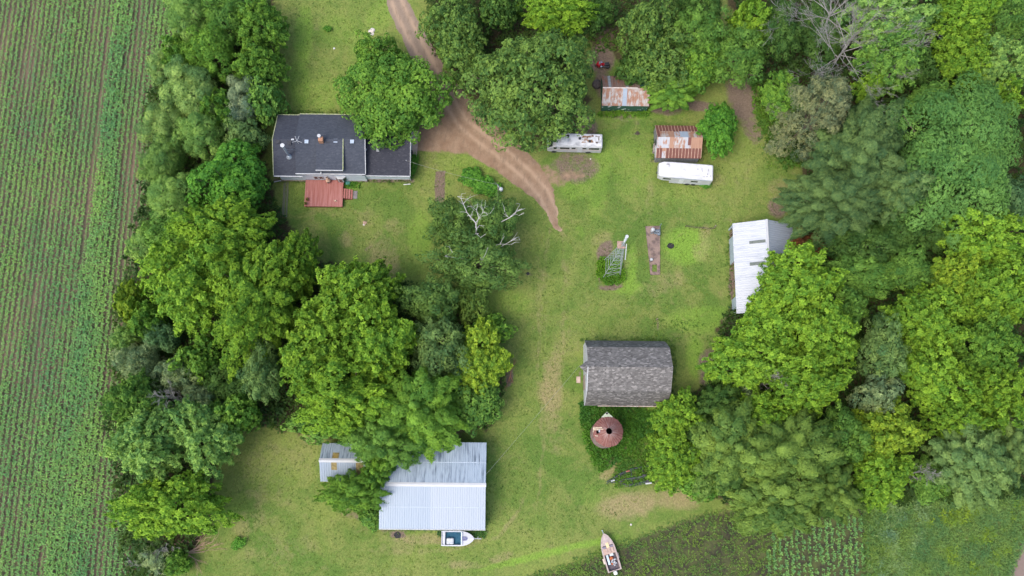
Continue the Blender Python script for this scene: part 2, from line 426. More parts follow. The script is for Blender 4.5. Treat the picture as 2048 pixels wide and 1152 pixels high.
def sheet(name, x0, x1, y0, y1, step, z, mat, masks, keep=None, relief=0.0):
    nx, ny = int((x1 - x0) / step) + 1, int((y1 - y0) / step) + 1
    X, Y = np.meshgrid(np.linspace(x0, x1, nx), np.linspace(y0, y1, ny))
    px, py = to_px(X, Y)
    Z = np.full_like(X, z)
    if relief: Z = Z + relief * (fnoise(X / 3, Y / 3, 3) - 0.5)
    V = np.stack([X, Y, Z], -1).reshape(-1, 3)
    I = np.arange(nx * ny).reshape(ny, nx)
    Q = np.stack([I[:-1, :-1], I[:-1, 1:], I[1:, 1:], I[1:, :-1]], -1).reshape(-1, 4)
    at = {k: ('POINT', fn(px, py).reshape(-1)) for k, fn in masks.items()}
    if keep is not None:
        kv = keep(px, py).reshape(-1)
        Q = Q[kv[Q].any(axis=1)]
        used = np.unique(Q); mp = np.full(nx * ny, -1); mp[used] = np.arange(len(used))
        V = V[used]; Q = mp[Q]; at = {k: (d_, a[used]) for k, (d_, a) in at.items()}
    return tag(np_mesh(name, V, Q, mat, at), kind="structure")
base_masks = {"dry": m_dry, "lush": m_lush, "bare": m_bare, "litter": m_litter}
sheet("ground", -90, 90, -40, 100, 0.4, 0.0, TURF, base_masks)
far = MB()
for (a, b, c_, d_) in ((-700, -90, -700, 700), (90, 700, -700, 700), (-90, 90, -700, -40), (-90, 90, 100, 700)):
    far.add([(a, c_, 0), (b, c_, 0), (b, d_, 0), (a, d_, 0)], [(0, 1, 2, 3)])
tag(far.build("surrounding_ground", TURF), kind="structure")
sheet("driveway", -30, 16, 30, 80, 0.2, 0.004, DIRT, dict(base_masks, rut=m_rut, drive=m_drive, pale=lambda a, b: 1 - smooth(60, 240, b)), keep=lambda a, b: m_drive(a, b) > 0.02)

# ---- crop field on the left
FIELD = [(-500, -300), (395, -300), (395, 0), (345, 300), (285, 480), (262, 700), (255, 900), (290, 1010), (315, 1250), (-500, 1250)]
t = NT("field_soil"); s1 = t.noise(t.pos((1, 0.12, 1)), 0.5, 4, 0.6); s2 = t.noise(t.pos(), 6, 3, 0.7); s3 = t.noise(t.pos((1, .05, 1)), 1.3, 2)
c = t.mix(t.ramp(s1, 0.35, 0.65), (0.195, 0.130, 0.092), (0.12, 0.092, 0.066)); c = t.mix(t.ramp(s2, 0.35, 0.7, 0, 0.5), c, (0.09, 0.085, 0.055))
c = t.mix(t.ramp(s3, 0.45, 0.7, 0, 0.5), c, (0.08, 0.12, 0.045))
t.bump(s2, 0.6, 0.08)
SOIL = t.out(c, 0.95, 0, 0.1)
sheet("crop_field", -115, -36, -40, 85, 0.5, 0.03, SOIL, {}, keep=lambda a, b: inpoly(a, b, FIELD))

LEAFC = leaf_mat("crop_leaves", (0.175, 0.345, 0.115), 0.3, warm=(1.5, 1.3, 0.9), cool=(0.65, 0.85, 1.0))
def leafquads(C, N, K, L, W, spread=1.0, droop=0.25, rng=RNG, lvar=0.35, upm=0.9, tw=0.35):
    """K rhombus leaves around each tuft centre C with axis N; returns verts, quads, owner"""
    n = len(C)
    ow = np.repeat(np.arange(n), K); c = C[ow]; ax = N[ow]
    r = rng.normal(size=(n * K, 3)); d = r - (r * ax).sum(1, keepdims=True) * ax
    d /= np.linalg.norm(d, axis=1, keepdims=True) + 1e-9
    up = rng.uniform(-droop, upm, size=(n * K, 1))
    d = d * spread + ax * up; d /= np.linalg.norm(d, axis=1, keepdims=True) + 1e-9
    s = np.cross(d, ax + tw * rng.normal(size=(n * K, 3))); s /= np.linalg.norm(s, axis=1, keepdims=True) + 1e-9
    l = (L * (1 + lvar * rng.uniform(-1, 1, size=n * K)))[:, None]; w = l * W
    nn = np.cross(s, d)
    v0 = c + d * l * 0.08; v1 = c + d * l * 0.55 + s * w * 0.5 + nn * l * 0.04; v2 = c + d * l - nn * l * 0.08; v3 = c + d * l * 0.55 - s * w * 0.5 + nn * l * 0.04
    V = np.stack([v0, v1, v2, v3], 1).reshape(-1, 3)
    return V, np.arange(n * K * 4).reshape(-1, 4), ow

def crop_rows():
    xs = np.arange(-112, -38, 0.76)
    Cs, sz = [], []
    for i, x in enumerate(xs):
        y = np.arange(-34, 84, 0.19) + RNG.uniform(-.08, .08)
        px, py = to_px(np.full_like(y, x), y)
        k = inpoly(px, py, FIELD) & (px > -160) & (py > -60) & (py < 1200)
        y = y[k]; px, py = px[k], py[k]
        if not len(y): continue
        den = 0.55 * fnoise(np.full_like(y, x * 0.33), y / 22, 11) + 0.45 * fnoise(np.full_like(y, x * 0.9), y / 7, 31)
        # planted strips: a denser band down the middle with a thin wheel track at its left, thin growth to its right
        xb = 250 - 0.105 * py; wb = 16 + 0.022 * py
        band = np.exp(-((px - xb) / wb) ** 4); thin = np.exp(-((px - xb - 2.0 * wb) / (wb * 1.0)) ** 2) * (0.4 + 1.2 * fnoise(x + 0 * y, y / 12, 77))
        tr = np.minimum(abs(px - (xb - wb - 3)), abs(px - (xb + 14 + 0.0 * py)) + 30 * (py > 140))
        s = 0.64 + 0.75 * (den - 0.42) + 0.30 * band - 0.13 * thin + 0.10 * smooth(500, 1100, py) - .12 * smooth(120, 0, px) * (py < 500)
        s = np.where(tr < 2.6, s * 0.55, s)
        s = np.clip(s, 0.20, 0.95) * RNG.uniform(.8, 1.2, len(y))
        keepm = RNG.uniform(0, 1, len(y)) < np.clip(s * 2.4, 0.25, 1)
        xx = x + RNG.normal(0, .05, len(y))
        Cs.append(np.stack([xx, y, 0.06 + s * 0.35], -1)[keepm]); sz.append(s[keepm])
    C = np.concatenate(Cs); s = np.concatenate(sz)
    N = np.tile([0, 0, 1.0], (len(C), 1)) + RNG.normal(0, .1, (len(C), 3))
    V, Q, ow = leafquads(C, N, 8, 0.45, 0.34, 1.0, 0.05)
    V = C[ow].repeat(4, 0) + (V - C[ow].repeat(4, 0)) * s[ow].repeat(4)[:, None]
    tone = np.clip(0.25 + 0.9 * (fnoise(C[:, 0] * .25, C[:, 1] / 9, 50) - .3) + RNG.uniform(-.2, .2, len(C)), 0, 1)[ow]
    o = np_mesh("crop_plants", V, Q, LEAFC, {"tone": ('FACE', tone)})
    tag(o, "rows of young green crop plants on brown soil", kind="stuff")
crop_rows()

# ---- garden plot, meadow and track at the bottom right
GARDEN = [(1000, 1175), (1120, 1128), (1215, 1090), (1300, 1052), (1400, 1015), (1520, 1000), (1700, 990), (1745, 1010), (1755, 1200), (1000, 1200)]
t = NT("garden_soil"); c0, n2, n3 = turf_color(t)
s1 = t.noise(t.pos(), 0.6, 5, 0.65); s2 = t.noise(t.pos(), 3.5, 4, 0.7)
c = t.mix(t.ramp(s1, 0.4, 0.62), (0.036, 0.029, 0.027), (0.085, 0.098, 0.036)); c = t.mix(t.ramp(s2, 0.4, 0.65, 0, 0.6), c, (0.075, 0.090, 0.032)); t.bump(s2, 0.6, 0.1)
GSOIL = t.out(t.mix(t.ramp(t.math('ADD', t.attr("plot"), t.math('MULTIPLY', t.math('SUBTRACT', s1, 0.5), 1.6)), 0.4, 0.75), c0, c), 0.95, 0, 0.1)
def m_plot(px, py):
    e = 1128 + (1000 - 1128) * smooth(1090, 1480, px) + 0.0 * py      # upper edge of the plot
    e = np.interp(px, [980, 1120, 1215, 1300, 1400, 1520, 1700, 1745], [1175, 1128, 1092, 1056, 1020, 1002, 992, 1000])
    return smooth(e - 6, e + 26, py) * (1 - smooth(1728, 1748, px + 10 * (fnoise(py / 9, px * 0, 4) - .5))) * smooth(985, 1040, px)
sheet("garden_soil", -2, 60, -20, 6, 0.4, 0.012, GSOIL, dict(base_masks, plot=m_plot), keep=lambda a, b: m_plot(a, b) > 0.01)
MEADOW = [(1722, 985), (2300, 960), (2300, 1400), (1752, 1400), (1738, 1100)]
t = NT("meadow_ground"); s1 = t.noise(t.pos(), 0.3, 4, 0.6)
MGR = t.out(t.mix(t.ramp(s1, 0.35, 0.65), (0.09, 0.14, 0.045), (0.14, 0.19, 0.06)), 0.95, 0, 0.1)
sheet("meadow", 45, 95, -35, 8, 0.5, 0.02, MGR, {}, keep=lambda a, b: inpoly(a, b, MEADOW))
t = NT("track_dirt"); s1 = t.noise(t.pos(), 2, 4, 0.6)
TRK = t.out(t.mix(s1, (0.16, 0.12, 0.10), (0.24, 0.18, 0.15)), 0.95, 0, 0.1)
sheet("farm_track", 60, 95, -35, 0, 0.3, 0.04, TRK, {}, keep=lambda a, b: strokes(a, b, [(2075, 1085, 50), (2048, 1150, 50), (1990, 1300, 50)], 0.01) > 0.5)

def scatter(name, poly, label, density, K, L, W, h, tint, keepf=None, z0=0.05, spread=0.9, kind="stuff", tonev=(0, 1), seed=1, warm=(1.5, 1.28, .75), cool=(.62, .72, .8), hvar=None):
    rng = np.random.default_rng(seed)
    g = np.array([P(a, b) for a, b in poly])
    x0, x1, y0, y1 = g[:, 0].min(), g[:, 0].max(), g[:, 1].min(), g[:, 1].max()
    n = int((x1 - x0) * (y1 - y0) * density)
    x, y = rng.uniform(x0, x1, n), rng.uniform(y0, y1, n)
    px, py = to_px(x, y)
    k = inpoly(px + (fnoise(px / 9, py / 9, 7) - .5) * 14, py + (fnoise(px / 9, py / 9, 8) - .5) * 14, poly)
    if keepf is not None: k &= keepf(px, py, rng)
    x, y, px, py = x[k], y[k], px[k], py[k]
    hh = h * (0.35 + 1.1 * fnoise(x / 1.4, y / 1.4, seed)) * rng.uniform(.75, 1.1, len(x))
    if hvar is not None: hh = hh * hvar(px, py)
    C = np.stack([x, y, z0 + hh], -1)
    N = np.tile([0, 0, 1.0], (len(C), 1)) + rng.normal(0, .35, (len(C), 3)); N /= np.linalg.norm(N, axis=1, keepdims=True)
    V, Q, ow = leafquads(C, N, K, L, W, spread, 0.35, rng)
    V[:, 2] = np.maximum(V[:, 2], 0.03)
    tone = np.clip(fnoise(x / 2.2, y / 2.2, seed + 5) * 1.1 - .1 + rng.uniform(-.25, .25, len(C)), 0, 1)[ow] * (tonev[1] - tonev[0]) + tonev[0]
    o = np_mesh(name, V, Q, leaf_mat(name + "_leaves", tuple(1.25 * q for q in tint), 0.35, warm, cool), {"tone": ('FACE', tone)})
    return tag(o, label, kind=kind)
def holes(lst):
    def f(px, py, rng):
        k = np.ones(px.shape, bool)
        for (x, y, rx, ry) in lst: k &= ((px - x) / rx) ** 2 + ((py - y) / ry) ** 2 > 1
        return k
    return f
scatter("bin_weeds", [(1158, 806), (1240, 812), (1330, 822), (1318, 858), (1275, 880), (1245, 918), (1205, 945), (1178, 915), (1160, 860)], "dense green weeds growing around the rusty grain bin", 26, 5, .34, .5, .75, (0.055, 0.15, 0.022), holes([(1207, 869, 26, 25)]), seed=3)
scatter("lawn_edge_weeds", [(1255, 905), (1300, 850), (1330, 860), (1320, 960), (1235, 975), (1222, 950)], "lime green weeds between the grain bin and the rusty trailer frame", 18, 5, .3, .5, .5, (0.075, 0.17, 0.025), None, seed=4)
scatter("tower_shrubbery", [(1196, 520), (1225, 515), (1246, 525), (1250, 556), (1236, 572), (1205, 568), (1194, 548)], "leafy ground cover around the feet of the windmill tower", 42, 5, .3, .55, .55, (0.085, 0.20, 0.02), None, seed=5)
scatter("garden_weeds", [(1010, 1165), (1120, 1130), (1230, 1085), (1420, 1018), (1560, 1010), (1560, 1180), (1010, 1200)], "scattered low weeds on dark garden soil", 24, 5, .20, .45, .14, (0.115, 0.21, 0.06),
        lambda px, py, r: r.uniform(0, 1, px.shape) < np.clip(1.7 * fnoise((px + py * 2.2) / 14, (py * 2 - px * .3) / 50, 6) - .36 + .5 * smooth(1250, 1150, px), .12, 1), seed=6)
def garden_rows():
    C = []
    x0, x1 = PX(1536, 1100), PX(1742, 1100)
    for x in np.arange(x0, x1, 0.80):
        y = np.arange(-17, 3.5, 0.22)
        px, py = to_px(np.full_like(y, x), y)
        k = inpoly(px, py, [(1540, 1070), (1600, 1035), (1728, 1030), (1748, 1200), (1520, 1200)]) & (RNG.uniform(0, 1, len(y)) < .35 + .7 * fnoise(y / 1.5, y * 0 + x, 5))
        C.append(np.stack([x + RNG.normal(0, .09, len(y)) + .12 * (fnoise(y / 3, y * 0 + x, 3) - .5), y, RNG.uniform(.12, .3, len(y))], -1)[k])
    C = np.concatenate(C); N = np.tile([0, 0, 1.0], (len(C), 1))
    V, Q, ow = leafquads(C, N, 9, .30, .38, 1, .1)
    o = np_mesh("garden_row_plants", V, Q, LEAFC, {"tone": ('FACE', RNG.uniform(.1, .8, len(C))[ow])})
    tag(o, "rows of small green plants on dark garden soil", kind="stuff")
garden_rows()
scatter("meadow_grass", [(1728, 985), (2120, 965), (2120, 1200), (1752, 1200), (1738, 1100)], "tall tufted meadow grass beside the garden rows", 24, 6, .36, .22, .45, (0.15, 0.265, 0.085), lambda px, py, r: strokes(px, py, [(2075, 1085, 50), (2048, 1150, 50), (1990, 1300, 50)], 0.01) < .5, seed=8, spread=.7, cool=(.62, .78, .9), warm=(1.5, 1.25, .8))
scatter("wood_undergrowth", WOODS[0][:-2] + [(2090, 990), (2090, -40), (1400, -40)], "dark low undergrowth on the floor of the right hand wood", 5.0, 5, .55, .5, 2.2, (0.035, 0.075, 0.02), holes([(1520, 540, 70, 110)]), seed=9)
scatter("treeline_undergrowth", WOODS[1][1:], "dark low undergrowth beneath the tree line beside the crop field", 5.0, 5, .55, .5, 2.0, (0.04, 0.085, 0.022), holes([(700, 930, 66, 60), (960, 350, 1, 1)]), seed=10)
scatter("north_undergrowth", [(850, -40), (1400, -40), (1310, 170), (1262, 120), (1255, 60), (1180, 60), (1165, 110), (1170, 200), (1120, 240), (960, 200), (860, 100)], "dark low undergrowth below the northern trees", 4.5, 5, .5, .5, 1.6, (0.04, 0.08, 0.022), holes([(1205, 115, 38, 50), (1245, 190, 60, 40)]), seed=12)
scatter("clearing_weeds", [(1178, 62), (1240, 58), (1246, 106), (1176, 108)], "green weeds in the small clearing north of the motorcycle", 7, 5, .3, .5, .35, (0.06, 0.13, 0.025), None, seed=13)
scatter("shed_weeds", [(1196, 224), (1300, 226), (1298, 236), (1196, 234)], "bright weeds along the foot of the green shed wall", 26, 5, .3, .5, .5, (0.09, 0.2, 0.025), None, seed=14)
scatter("boat_weeds", [(876, 1060), (972, 1060), (972, 1074), (940, 1080), (878, 1074)], "dark weeds between the pole barn and the white boat", 26, 5, .28, .45, .4, (0.045, 0.12, 0.035), None, seed=15)
scatter("barn_edge_weeds", [(1300, 640), (1420, 636), (1440, 690), (1400, 720), (1350, 690), (1310, 676)], "patchy low weeds northeast of the gambrel barn", 5, 5, .20, .45, .06, (0.10, 0.19, 0.04), lambda px, py, r: fnoise(px / 9, py / 9, 21) > .42, seed=16)
scatter("deck_side_plants", [(688, 362), (724, 362), (720, 376), (690, 376)], "bright low plants beside the red deck", 30, 5, .24, .5, .22, (0.085, 0.22, 0.03), None, seed=17)

scatter('wood_edge_cover', [(1500, 150), (1545, 160), (1580, 250), (1610, 330), (1570, 345), (1530, 290), (1505, 215)], 'leafy green ground cover along the upper right wood edge', 12, 5, .4, .5, .7, (0.07, 0.16, 0.03), None, seed=44)
scatter('row_tuft_weeds', [(1500, 250), (1540, 240), (1580, 340), (1540, 350)], 'sparse weeds between lawn and upper right wood', 4, 5, .25, .5, .2, (0.10, 0.19, 0.04), None, seed=45)
LAWN = [(545, -40), (760, -40), (800, 60), (850, 180), (900, 260), (980, 300), (1060, 360), (1120, 470), (1130, 380), (1100, 350), (1215, 230), (1420, 225), (1500, 250), (1590, 330), (1560, 440), (1450, 460), (1440, 650), (1360, 680), (1150, 680), (1150, 900), (1300, 985), (1150, 1090), (950, 1152), (380, 1180), (430, 1010), (500, 850), (640, 880), (960, 870), (1020, 760), (1000, 640), (850, 560), (560, 430), (545, 300)]
scatter("lawn_grass_clumps", LAWN, "small grass and clover clumps speckling the mown lawn", 5.5, 3, .17, .45, .03, (0.115, 0.18, 0.04), lambda px, py, r: (r.uniform(0, 1, px.shape) < .25 + .75 * fnoise(px / 16, py / 16, 3)) & (m_drive(px, py) < .3), z0=.02, seed=40, warm=(1.6, 1.35, 1.0), cool=(.5, .62, .6))

for k_, (pl_, lb_) in enumerate((([(970, 888), (978, 888), (978, 1060), (970, 1060)], "longer grass along the pole barn's east wall"), ([(1160, 674), (1335, 676), (1338, 684), (1160, 684)], "longer grass along the gambrel barn's north side"), ([(1330, 690), (1352, 690), (1352, 800), (1330, 800)], "longer grass along the gambrel barn's east end"),
        ([(548, 358), (610, 358), (610, 366), (548, 366)], "grass tufts along the house wall west of the deck"), ([(724, 360), (822, 360), (822, 368), (724, 368)], "grass tufts along the wing's south wall"), ([(548, 222), (700, 222), (700, 231), (548, 231)], "grass tufts along the farmhouse's north side"), ([(1300, 240), (1312, 240), (1312, 325), (1300, 325)], "weeds along the rusty shed's west wall"), ([(1452, 470), (1460, 470), (1462, 640), (1454, 640)], "weeds along the long shed's west wall"), ([(758, 1058), (880, 1058), (880, 1064), (758, 1064)], "sparse weeds along the pole barn's south wall"))):
    scatter('wall_grass', pl_, lb_, 12, 5, .22, .35, .25, (0.085, 0.16, 0.035), None, seed=60 + k_)

scatter('pale_meadow_grass', [(1742, 1000), (1860, 990), (1850, 1060), (1815, 1110), (1820, 1200), (1760, 1200)], 'pale bluish tall grass along the meadow\'s left side', 12, 6, .42, .2, .55, (0.19, 0.31, 0.16), lambda px, py, r: fnoise(px / 22, py / 22, 33) > .42, seed=81)
scatter('yellow_meadow_grass', [(1850, 1030), (2050, 1000), (2050, 1100), (1960, 1150), (1860, 1120)], 'yellow green tall grass patches in the bottom right meadow', 10, 6, .42, .22, .5, (0.19, 0.31, 0.05), lambda px, py, r: fnoise(px / 26, py / 20, 35) > .55, seed=82)
scatter('plot_edge_weeds', [(1715, 1000), (1765, 1000), (1775, 1180), (1725, 1180)], 'rough weeds between the garden rows and the meadow', 14, 5, .34, .4, .35, (0.10, 0.19, 0.05), lambda px, py, r: fnoise(px / 10, py / 10, 36) > .35, seed=83)

# ------------------------------------------------------------------ trees
KIND = {  # lobe radius fraction, stretch outwards, vertical squash, tufts per m2, leaves, leaf length, leaf width ratio, spread, droop, upward bias
    'maple':   dict(lf=.135, st=1.8, sq=.85, td=5.6, K=12, L=.275, W=.48, sp=1., dr=.1, up=.45, um=.85, gap=1.75, jit=.08),
    'oak':     dict(gap=1.35, jit=.05, lf=.120, st=1.10, sq=1.0, td=8.5, K=9, L=.205, W=.60, sp=1., dr=.1, up=.25, um=.6),
    'linden':  dict(gap=1.45, jit=.05, lf=.165, st=1.20, sq=.95, td=7.5, K=9, L=.235, W=.62, sp=1., dr=.1, up=.3, um=.6),
    'locust':  dict(gap=1.35, jit=.03, lf=.185, st=1.15, sq=.9, td=13.0, K=7, L=.18, W=.44, sp=1., dr=.25, up=.3),
    'willow':  dict(gap=1.35, jit=.05, lf=.22, st=1.2, sq=.85, td=12.0, K=7, L=.23, W=.26, sp=.8, dr=.6, up=.1),
    'elm':     dict(gap=1.3, lf=.17, st=1.35, sq=.75, td=10.0, K=7, L=.19, W=.48, sp=1., dr=.4, up=.2),
    'walnut':  dict(gap=1.55, lf=.18, st=2.0, sq=.55, td=12.0, K=8, L=.235, W=.38, sp=1., dr=.25, up=.3),
    'pine':    dict(gap=1.4, lf=.17, st=2.1, sq=.55, td=12.0, K=9, L=.25, W=.2, sp=.85, dr=.0, up=.4),
    'spruce':  dict(gap=1.2, lf=.16, st=1.5, sq=.6, td=12.0, K=9, L=.22, W=.22, sp=.85, dr=.1, up=.3),
}
def crown_arrays(kind, R, ht, seed):
    k = KIND[kind]; rng = np.random.default_rng(seed)
    Rz = min(ht * .46, R * 1.05) if kind != 'spruce' else ht * .52
    zc = ht - Rz
    rl0 = max(R * k['lf'], .55)
    # lobe directions on the crown's dome, spaced apart
    dirs = []; rad = []
    # overall silhouette wobble
    ph = rng.uniform(0, 6.28, 4); am = rng.uniform(.06, .16, 4) / np.array([1, 1, 1.3, 1.6])
    tries = 0
    target = int(2.6 * (R / rl0) ** 2 * (.95 if k['st'] < 1.3 else .9))
    while len(dirs) < target and tries < 8000:
        tries += 1
        z = rng.uniform(-.42, 1.0); a = rng.uniform(0, 6.283)
        d = np.array([math.sqrt(1 - z * z) * math.cos(a), math.sqrt(1 - z * z) * math.sin(a), z])
        if dirs and np.min(np.linalg.norm(np.array(dirs) - d, axis=1)) < k.get('gap', 1.22) * rl0 / R: continue
        dirs.append(d); az = a
        w = 1 + sum(am[i] * math.sin((i + 2) * az + ph[i]) for i in range(4))
        rad.append(w * rng.uniform(.74, 1.12))
    n_out = len(dirs)
    for i in range(int(n_out * .30)):   # inner lobes
        z = rng.uniform(-.3, 1.0); a = rng.uniform(0, 6.283)
        dirs.append(np.array([math.sqrt(1 - z * z) * math.cos(a), math.sqrt(1 - z * z) * math.sin(a), z])); rad.append(rng.uniform(.45, .66))
    D = np.array(dirs); rad = np.array(rad)
    sc = np.array([R, R, Rz])
    C, N, T = [], [], []
    lc_list = []
    for i, d in enumerate(D):
        rl = rl0 * rng.uniform(.85, 1.35)
        if kind == 'spruce':
            zf = (d[2] + .42) / 1.42; rr = (1 - zf) ** .75
            a = math.atan2(d[1], d[0]); f = rad[i] if i < n_out else rad[i]
            lc = np.array([math.cos(a) * R * rr * f * .85, math.sin(a) * R * rr * f * .85, .12 * ht + zf * ht * .84])
            od = np.array([math.cos(a), math.sin(a), .15])
            rl *= .6 + .6 * (1 - zf)
        else:
            lc = np.array([0, 0, zc]) + d * sc * max(rad[i] - rl / R * .8, .1)
            od = np.array([d[0], d[1], d[2] * .6 + .1])
        od /= np.linalg.norm(od) + 1e-9
        lc_list.append(lc)
        area = 2 * math.pi * rl * rl * k['st']
        n = max(6, int(area * k['td'] * (1 if i < n_out else .55)))
        u = rng.normal(size=(int(n * 1.7), 3)); u /= np.linalg.norm(u, axis=1, keepdims=True)
        pref = od + np.array([0, 0, .8])
        u = u[(u @ pref) > -.15][:n]
        r = 1.06 - .30 * rng.uniform(0, 1, (len(u), 1)) ** 1.6
        p = u * rl * r * rng.uniform(.8, 1.22, 3) + rng.normal(0, k.get('jit', .10) * rl, (len(u), 3))
        # stretch along the outward direction, squash vertically
        al = p @ od
        p = p + np.outer(al, od) * (k['st'] - 1)
        p[:, 2] = p[:, 2] * k['sq'] - (k['dr'] * .25) * np.maximum(al, 0) ** 2 / max(rl, .3) * .4
        if k['st'] > 1.5:   # sprays narrow towards their tips
            tt = np.clip(al / rl, -1, 1); q = p - np.outer(p @ od, od)
            p = p - q * np.clip(tt * .6, 0, .6)[:, None]
        C.append(lc + p)
        nn = u + np.array([0, 0, k['up']]) + od * .1
        N.append(nn / np.linalg.norm(nn, axis=1, keepdims=True))
        tb_ = np.where(rng.uniform(0, 1, len(u)) < .38, .80, .28) if k['K'] > 8 else .42
        T.append(np.clip(rng.normal(0, .20) + tb_ + rng.normal(0, .15, len(u)), 0, 1))
    C = np.concatenate(C); N = np.concatenate(N); T = np.concatenate(T)
    r96 = np.percentile(np.hypot(C[:, 0], C[:, 1]), 96.5); zt_ = np.percentile(C[:, 2], 99.7)
    f3 = np.array([R / r96, R / r96, (ht - .25) / zt_]); C = C * f3; lc_list = [q * f3 for q in lc_list]
    V, Q, ow = leafquads(C, N, k['K'], k['L'], k['W'], k['sp'], k['dr'], rng, .35, k.get('um', .45), .25)
    T = T[ow] * .62
    if kind in ('maple', 'linden'):   # new growth: the leaves standing up at each tuft's end are the palest
        tip = V.reshape(-1, 4, 3)[:, 2] - C[ow]; tip /= np.linalg.norm(tip, axis=1, keepdims=True) + 1e-9
        f = (tip * N[ow]).sum(1) > (.60 if kind == 'maple' else .52)
        T = np.where(f & (rng.uniform(0, 1, len(T)) < .6), np.clip(T + .5, 0, 1), T * .75)
    return V, Q, T, lc_list[:n_out], zc

CROWNS = {}
def crown_set(kind, size, var):
    key = (kind, size, var)
    if key in CROWNS: return CROWNS[key]
    R = {0: 2.6, 1: 5.0, 2: 8.6}[size]; ht = {0: 5.0, 1: 10.0, 2: 15.0}[size]
    if kind == 'spruce': ht *= 1.15
    V, Q, T, lobes, zc = crown_arrays(kind, R, ht, hash((len(kind), ord(kind[0]), ord(kind[1]), size, var)) % 10000)
    me_o = np_mesh("crown", V, Q, LEAF, {"tone": ('FACE', T)})
    me = me_o.data; bpy.data.objects.remove(me_o)
    tb = MB(); r0 = .035 * ht
    fork = Vector((0, 0, zc * .55))
    tb.tube([(0, 0, -.05), (0, 0, .35), (r0 * .3, 0, zc * .3), fork], [r0 * 1.5, r0, r0 * .85, r0 * .75], 8)
    rr = random.Random(var * 7 + size)
    for lc in rr.sample(lobes, min(len(lobes), 16)):
        e = Vector(lc); mid = fork.lerp(e, .5) + Vector((rr.uniform(-.3, .3), rr.uniform(-.3, .3), -.1 * e.z * rr.uniform(0, .6)))
        tb.tube([fork, mid, e], [r0 * .45, r0 * .25, r0 * .07], 5, cap=False)
    to = tb.build("trunk", BARK, None, local=True); tm = to.data; bpy.data.objects.remove(to)
    CROWNS[key] = (me, tm, R, ht)
    return CROWNS[key]
TINT = {
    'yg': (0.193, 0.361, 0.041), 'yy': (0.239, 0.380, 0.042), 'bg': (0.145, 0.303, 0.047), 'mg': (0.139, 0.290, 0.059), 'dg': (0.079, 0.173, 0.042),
    'ok': (0.127, 0.240, 0.059), 'ol': (0.148, 0.260, 0.060), 'gg': (0.161, 0.280, 0.096), 'pw': (0.249, 0.404, 0.133), 'pm': (0.214, 0.385, 0.102), 'sg': (0.247, 0.352, 0.226), 'bl': (0.105, 0.220, 0.099),
    'lc': (0.125, 0.278, 0.072), 'pn': (0.130, 0.240, 0.092), 'sp': (0.176, 0.226, 0.130), 'el': (0.126, 0.239, 0.063), 'gp': (0.220, 0.325, 0.165), 'vg': (0.103, 0.282, 0.039), 'rd': (0.200, 0.085, 0.040)}
TREE_N = [0]
GL, GR, GN, GC = "trees in the line beside the crop field", "trees in the wood right of the farmyard", "trees along the north edge", "trees in the middle of the farmyard"
def tree(kind, cx, cy, rx, ry, h, tint, label, name="tree", cat="tree", var=None, group=None, rz=None):
    TREE_N[0] += 1
    zc = h * .66
    if group in (GL, GR): rx, ry = rx * 1.10, ry * 1.10
    elif group == GC: rx, ry = rx * 1.06, ry * 1.06
    c = P(cx, cy, zc)
    Rx = (P(cx + rx, cy, zc) - c).length; Ry = (P(cx, cy + ry, zc) - c).length
    Rm = (Rx + Ry) / 2
    size = 0 if Rm < 3.5 else (1 if Rm < 6.6 else 2)
    var = TREE_N[0] % (2 if size else 2) if var is None else var
    cm, tm, R, ht = crown_set(kind, size, var)
    root = thing(name, label, cat, (c.x, c.y, 0), 0, group)
    root.scale = (Rx / R, Ry / R, h / ht)
    rr = random.Random(TREE_N[0])
    round_ = abs(Rx - Ry) / Rm < .18
    root.rotation_euler.z = rz if rz is not None else (rr.uniform(0, 6.28) if round_ else rr.choice([0, math.pi]) + rr.uniform(-.15, .15))
    for nm, me in (("crown", cm), ("trunk", tm)):
        o = bpy.data.objects.new(nm, me); COL.objects.link(o); o.parent = root
        if nm == "crown":
            b = rr.uniform(.93, 1.08)
            o.color = tuple(q * b for q in TINT[tint]) + (1,)
    return root
GL, GR, GN, GC = "trees in the line beside the crop field", "trees in the wood right of the farmyard", "trees along the north edge", "trees in the middle of the farmyard"
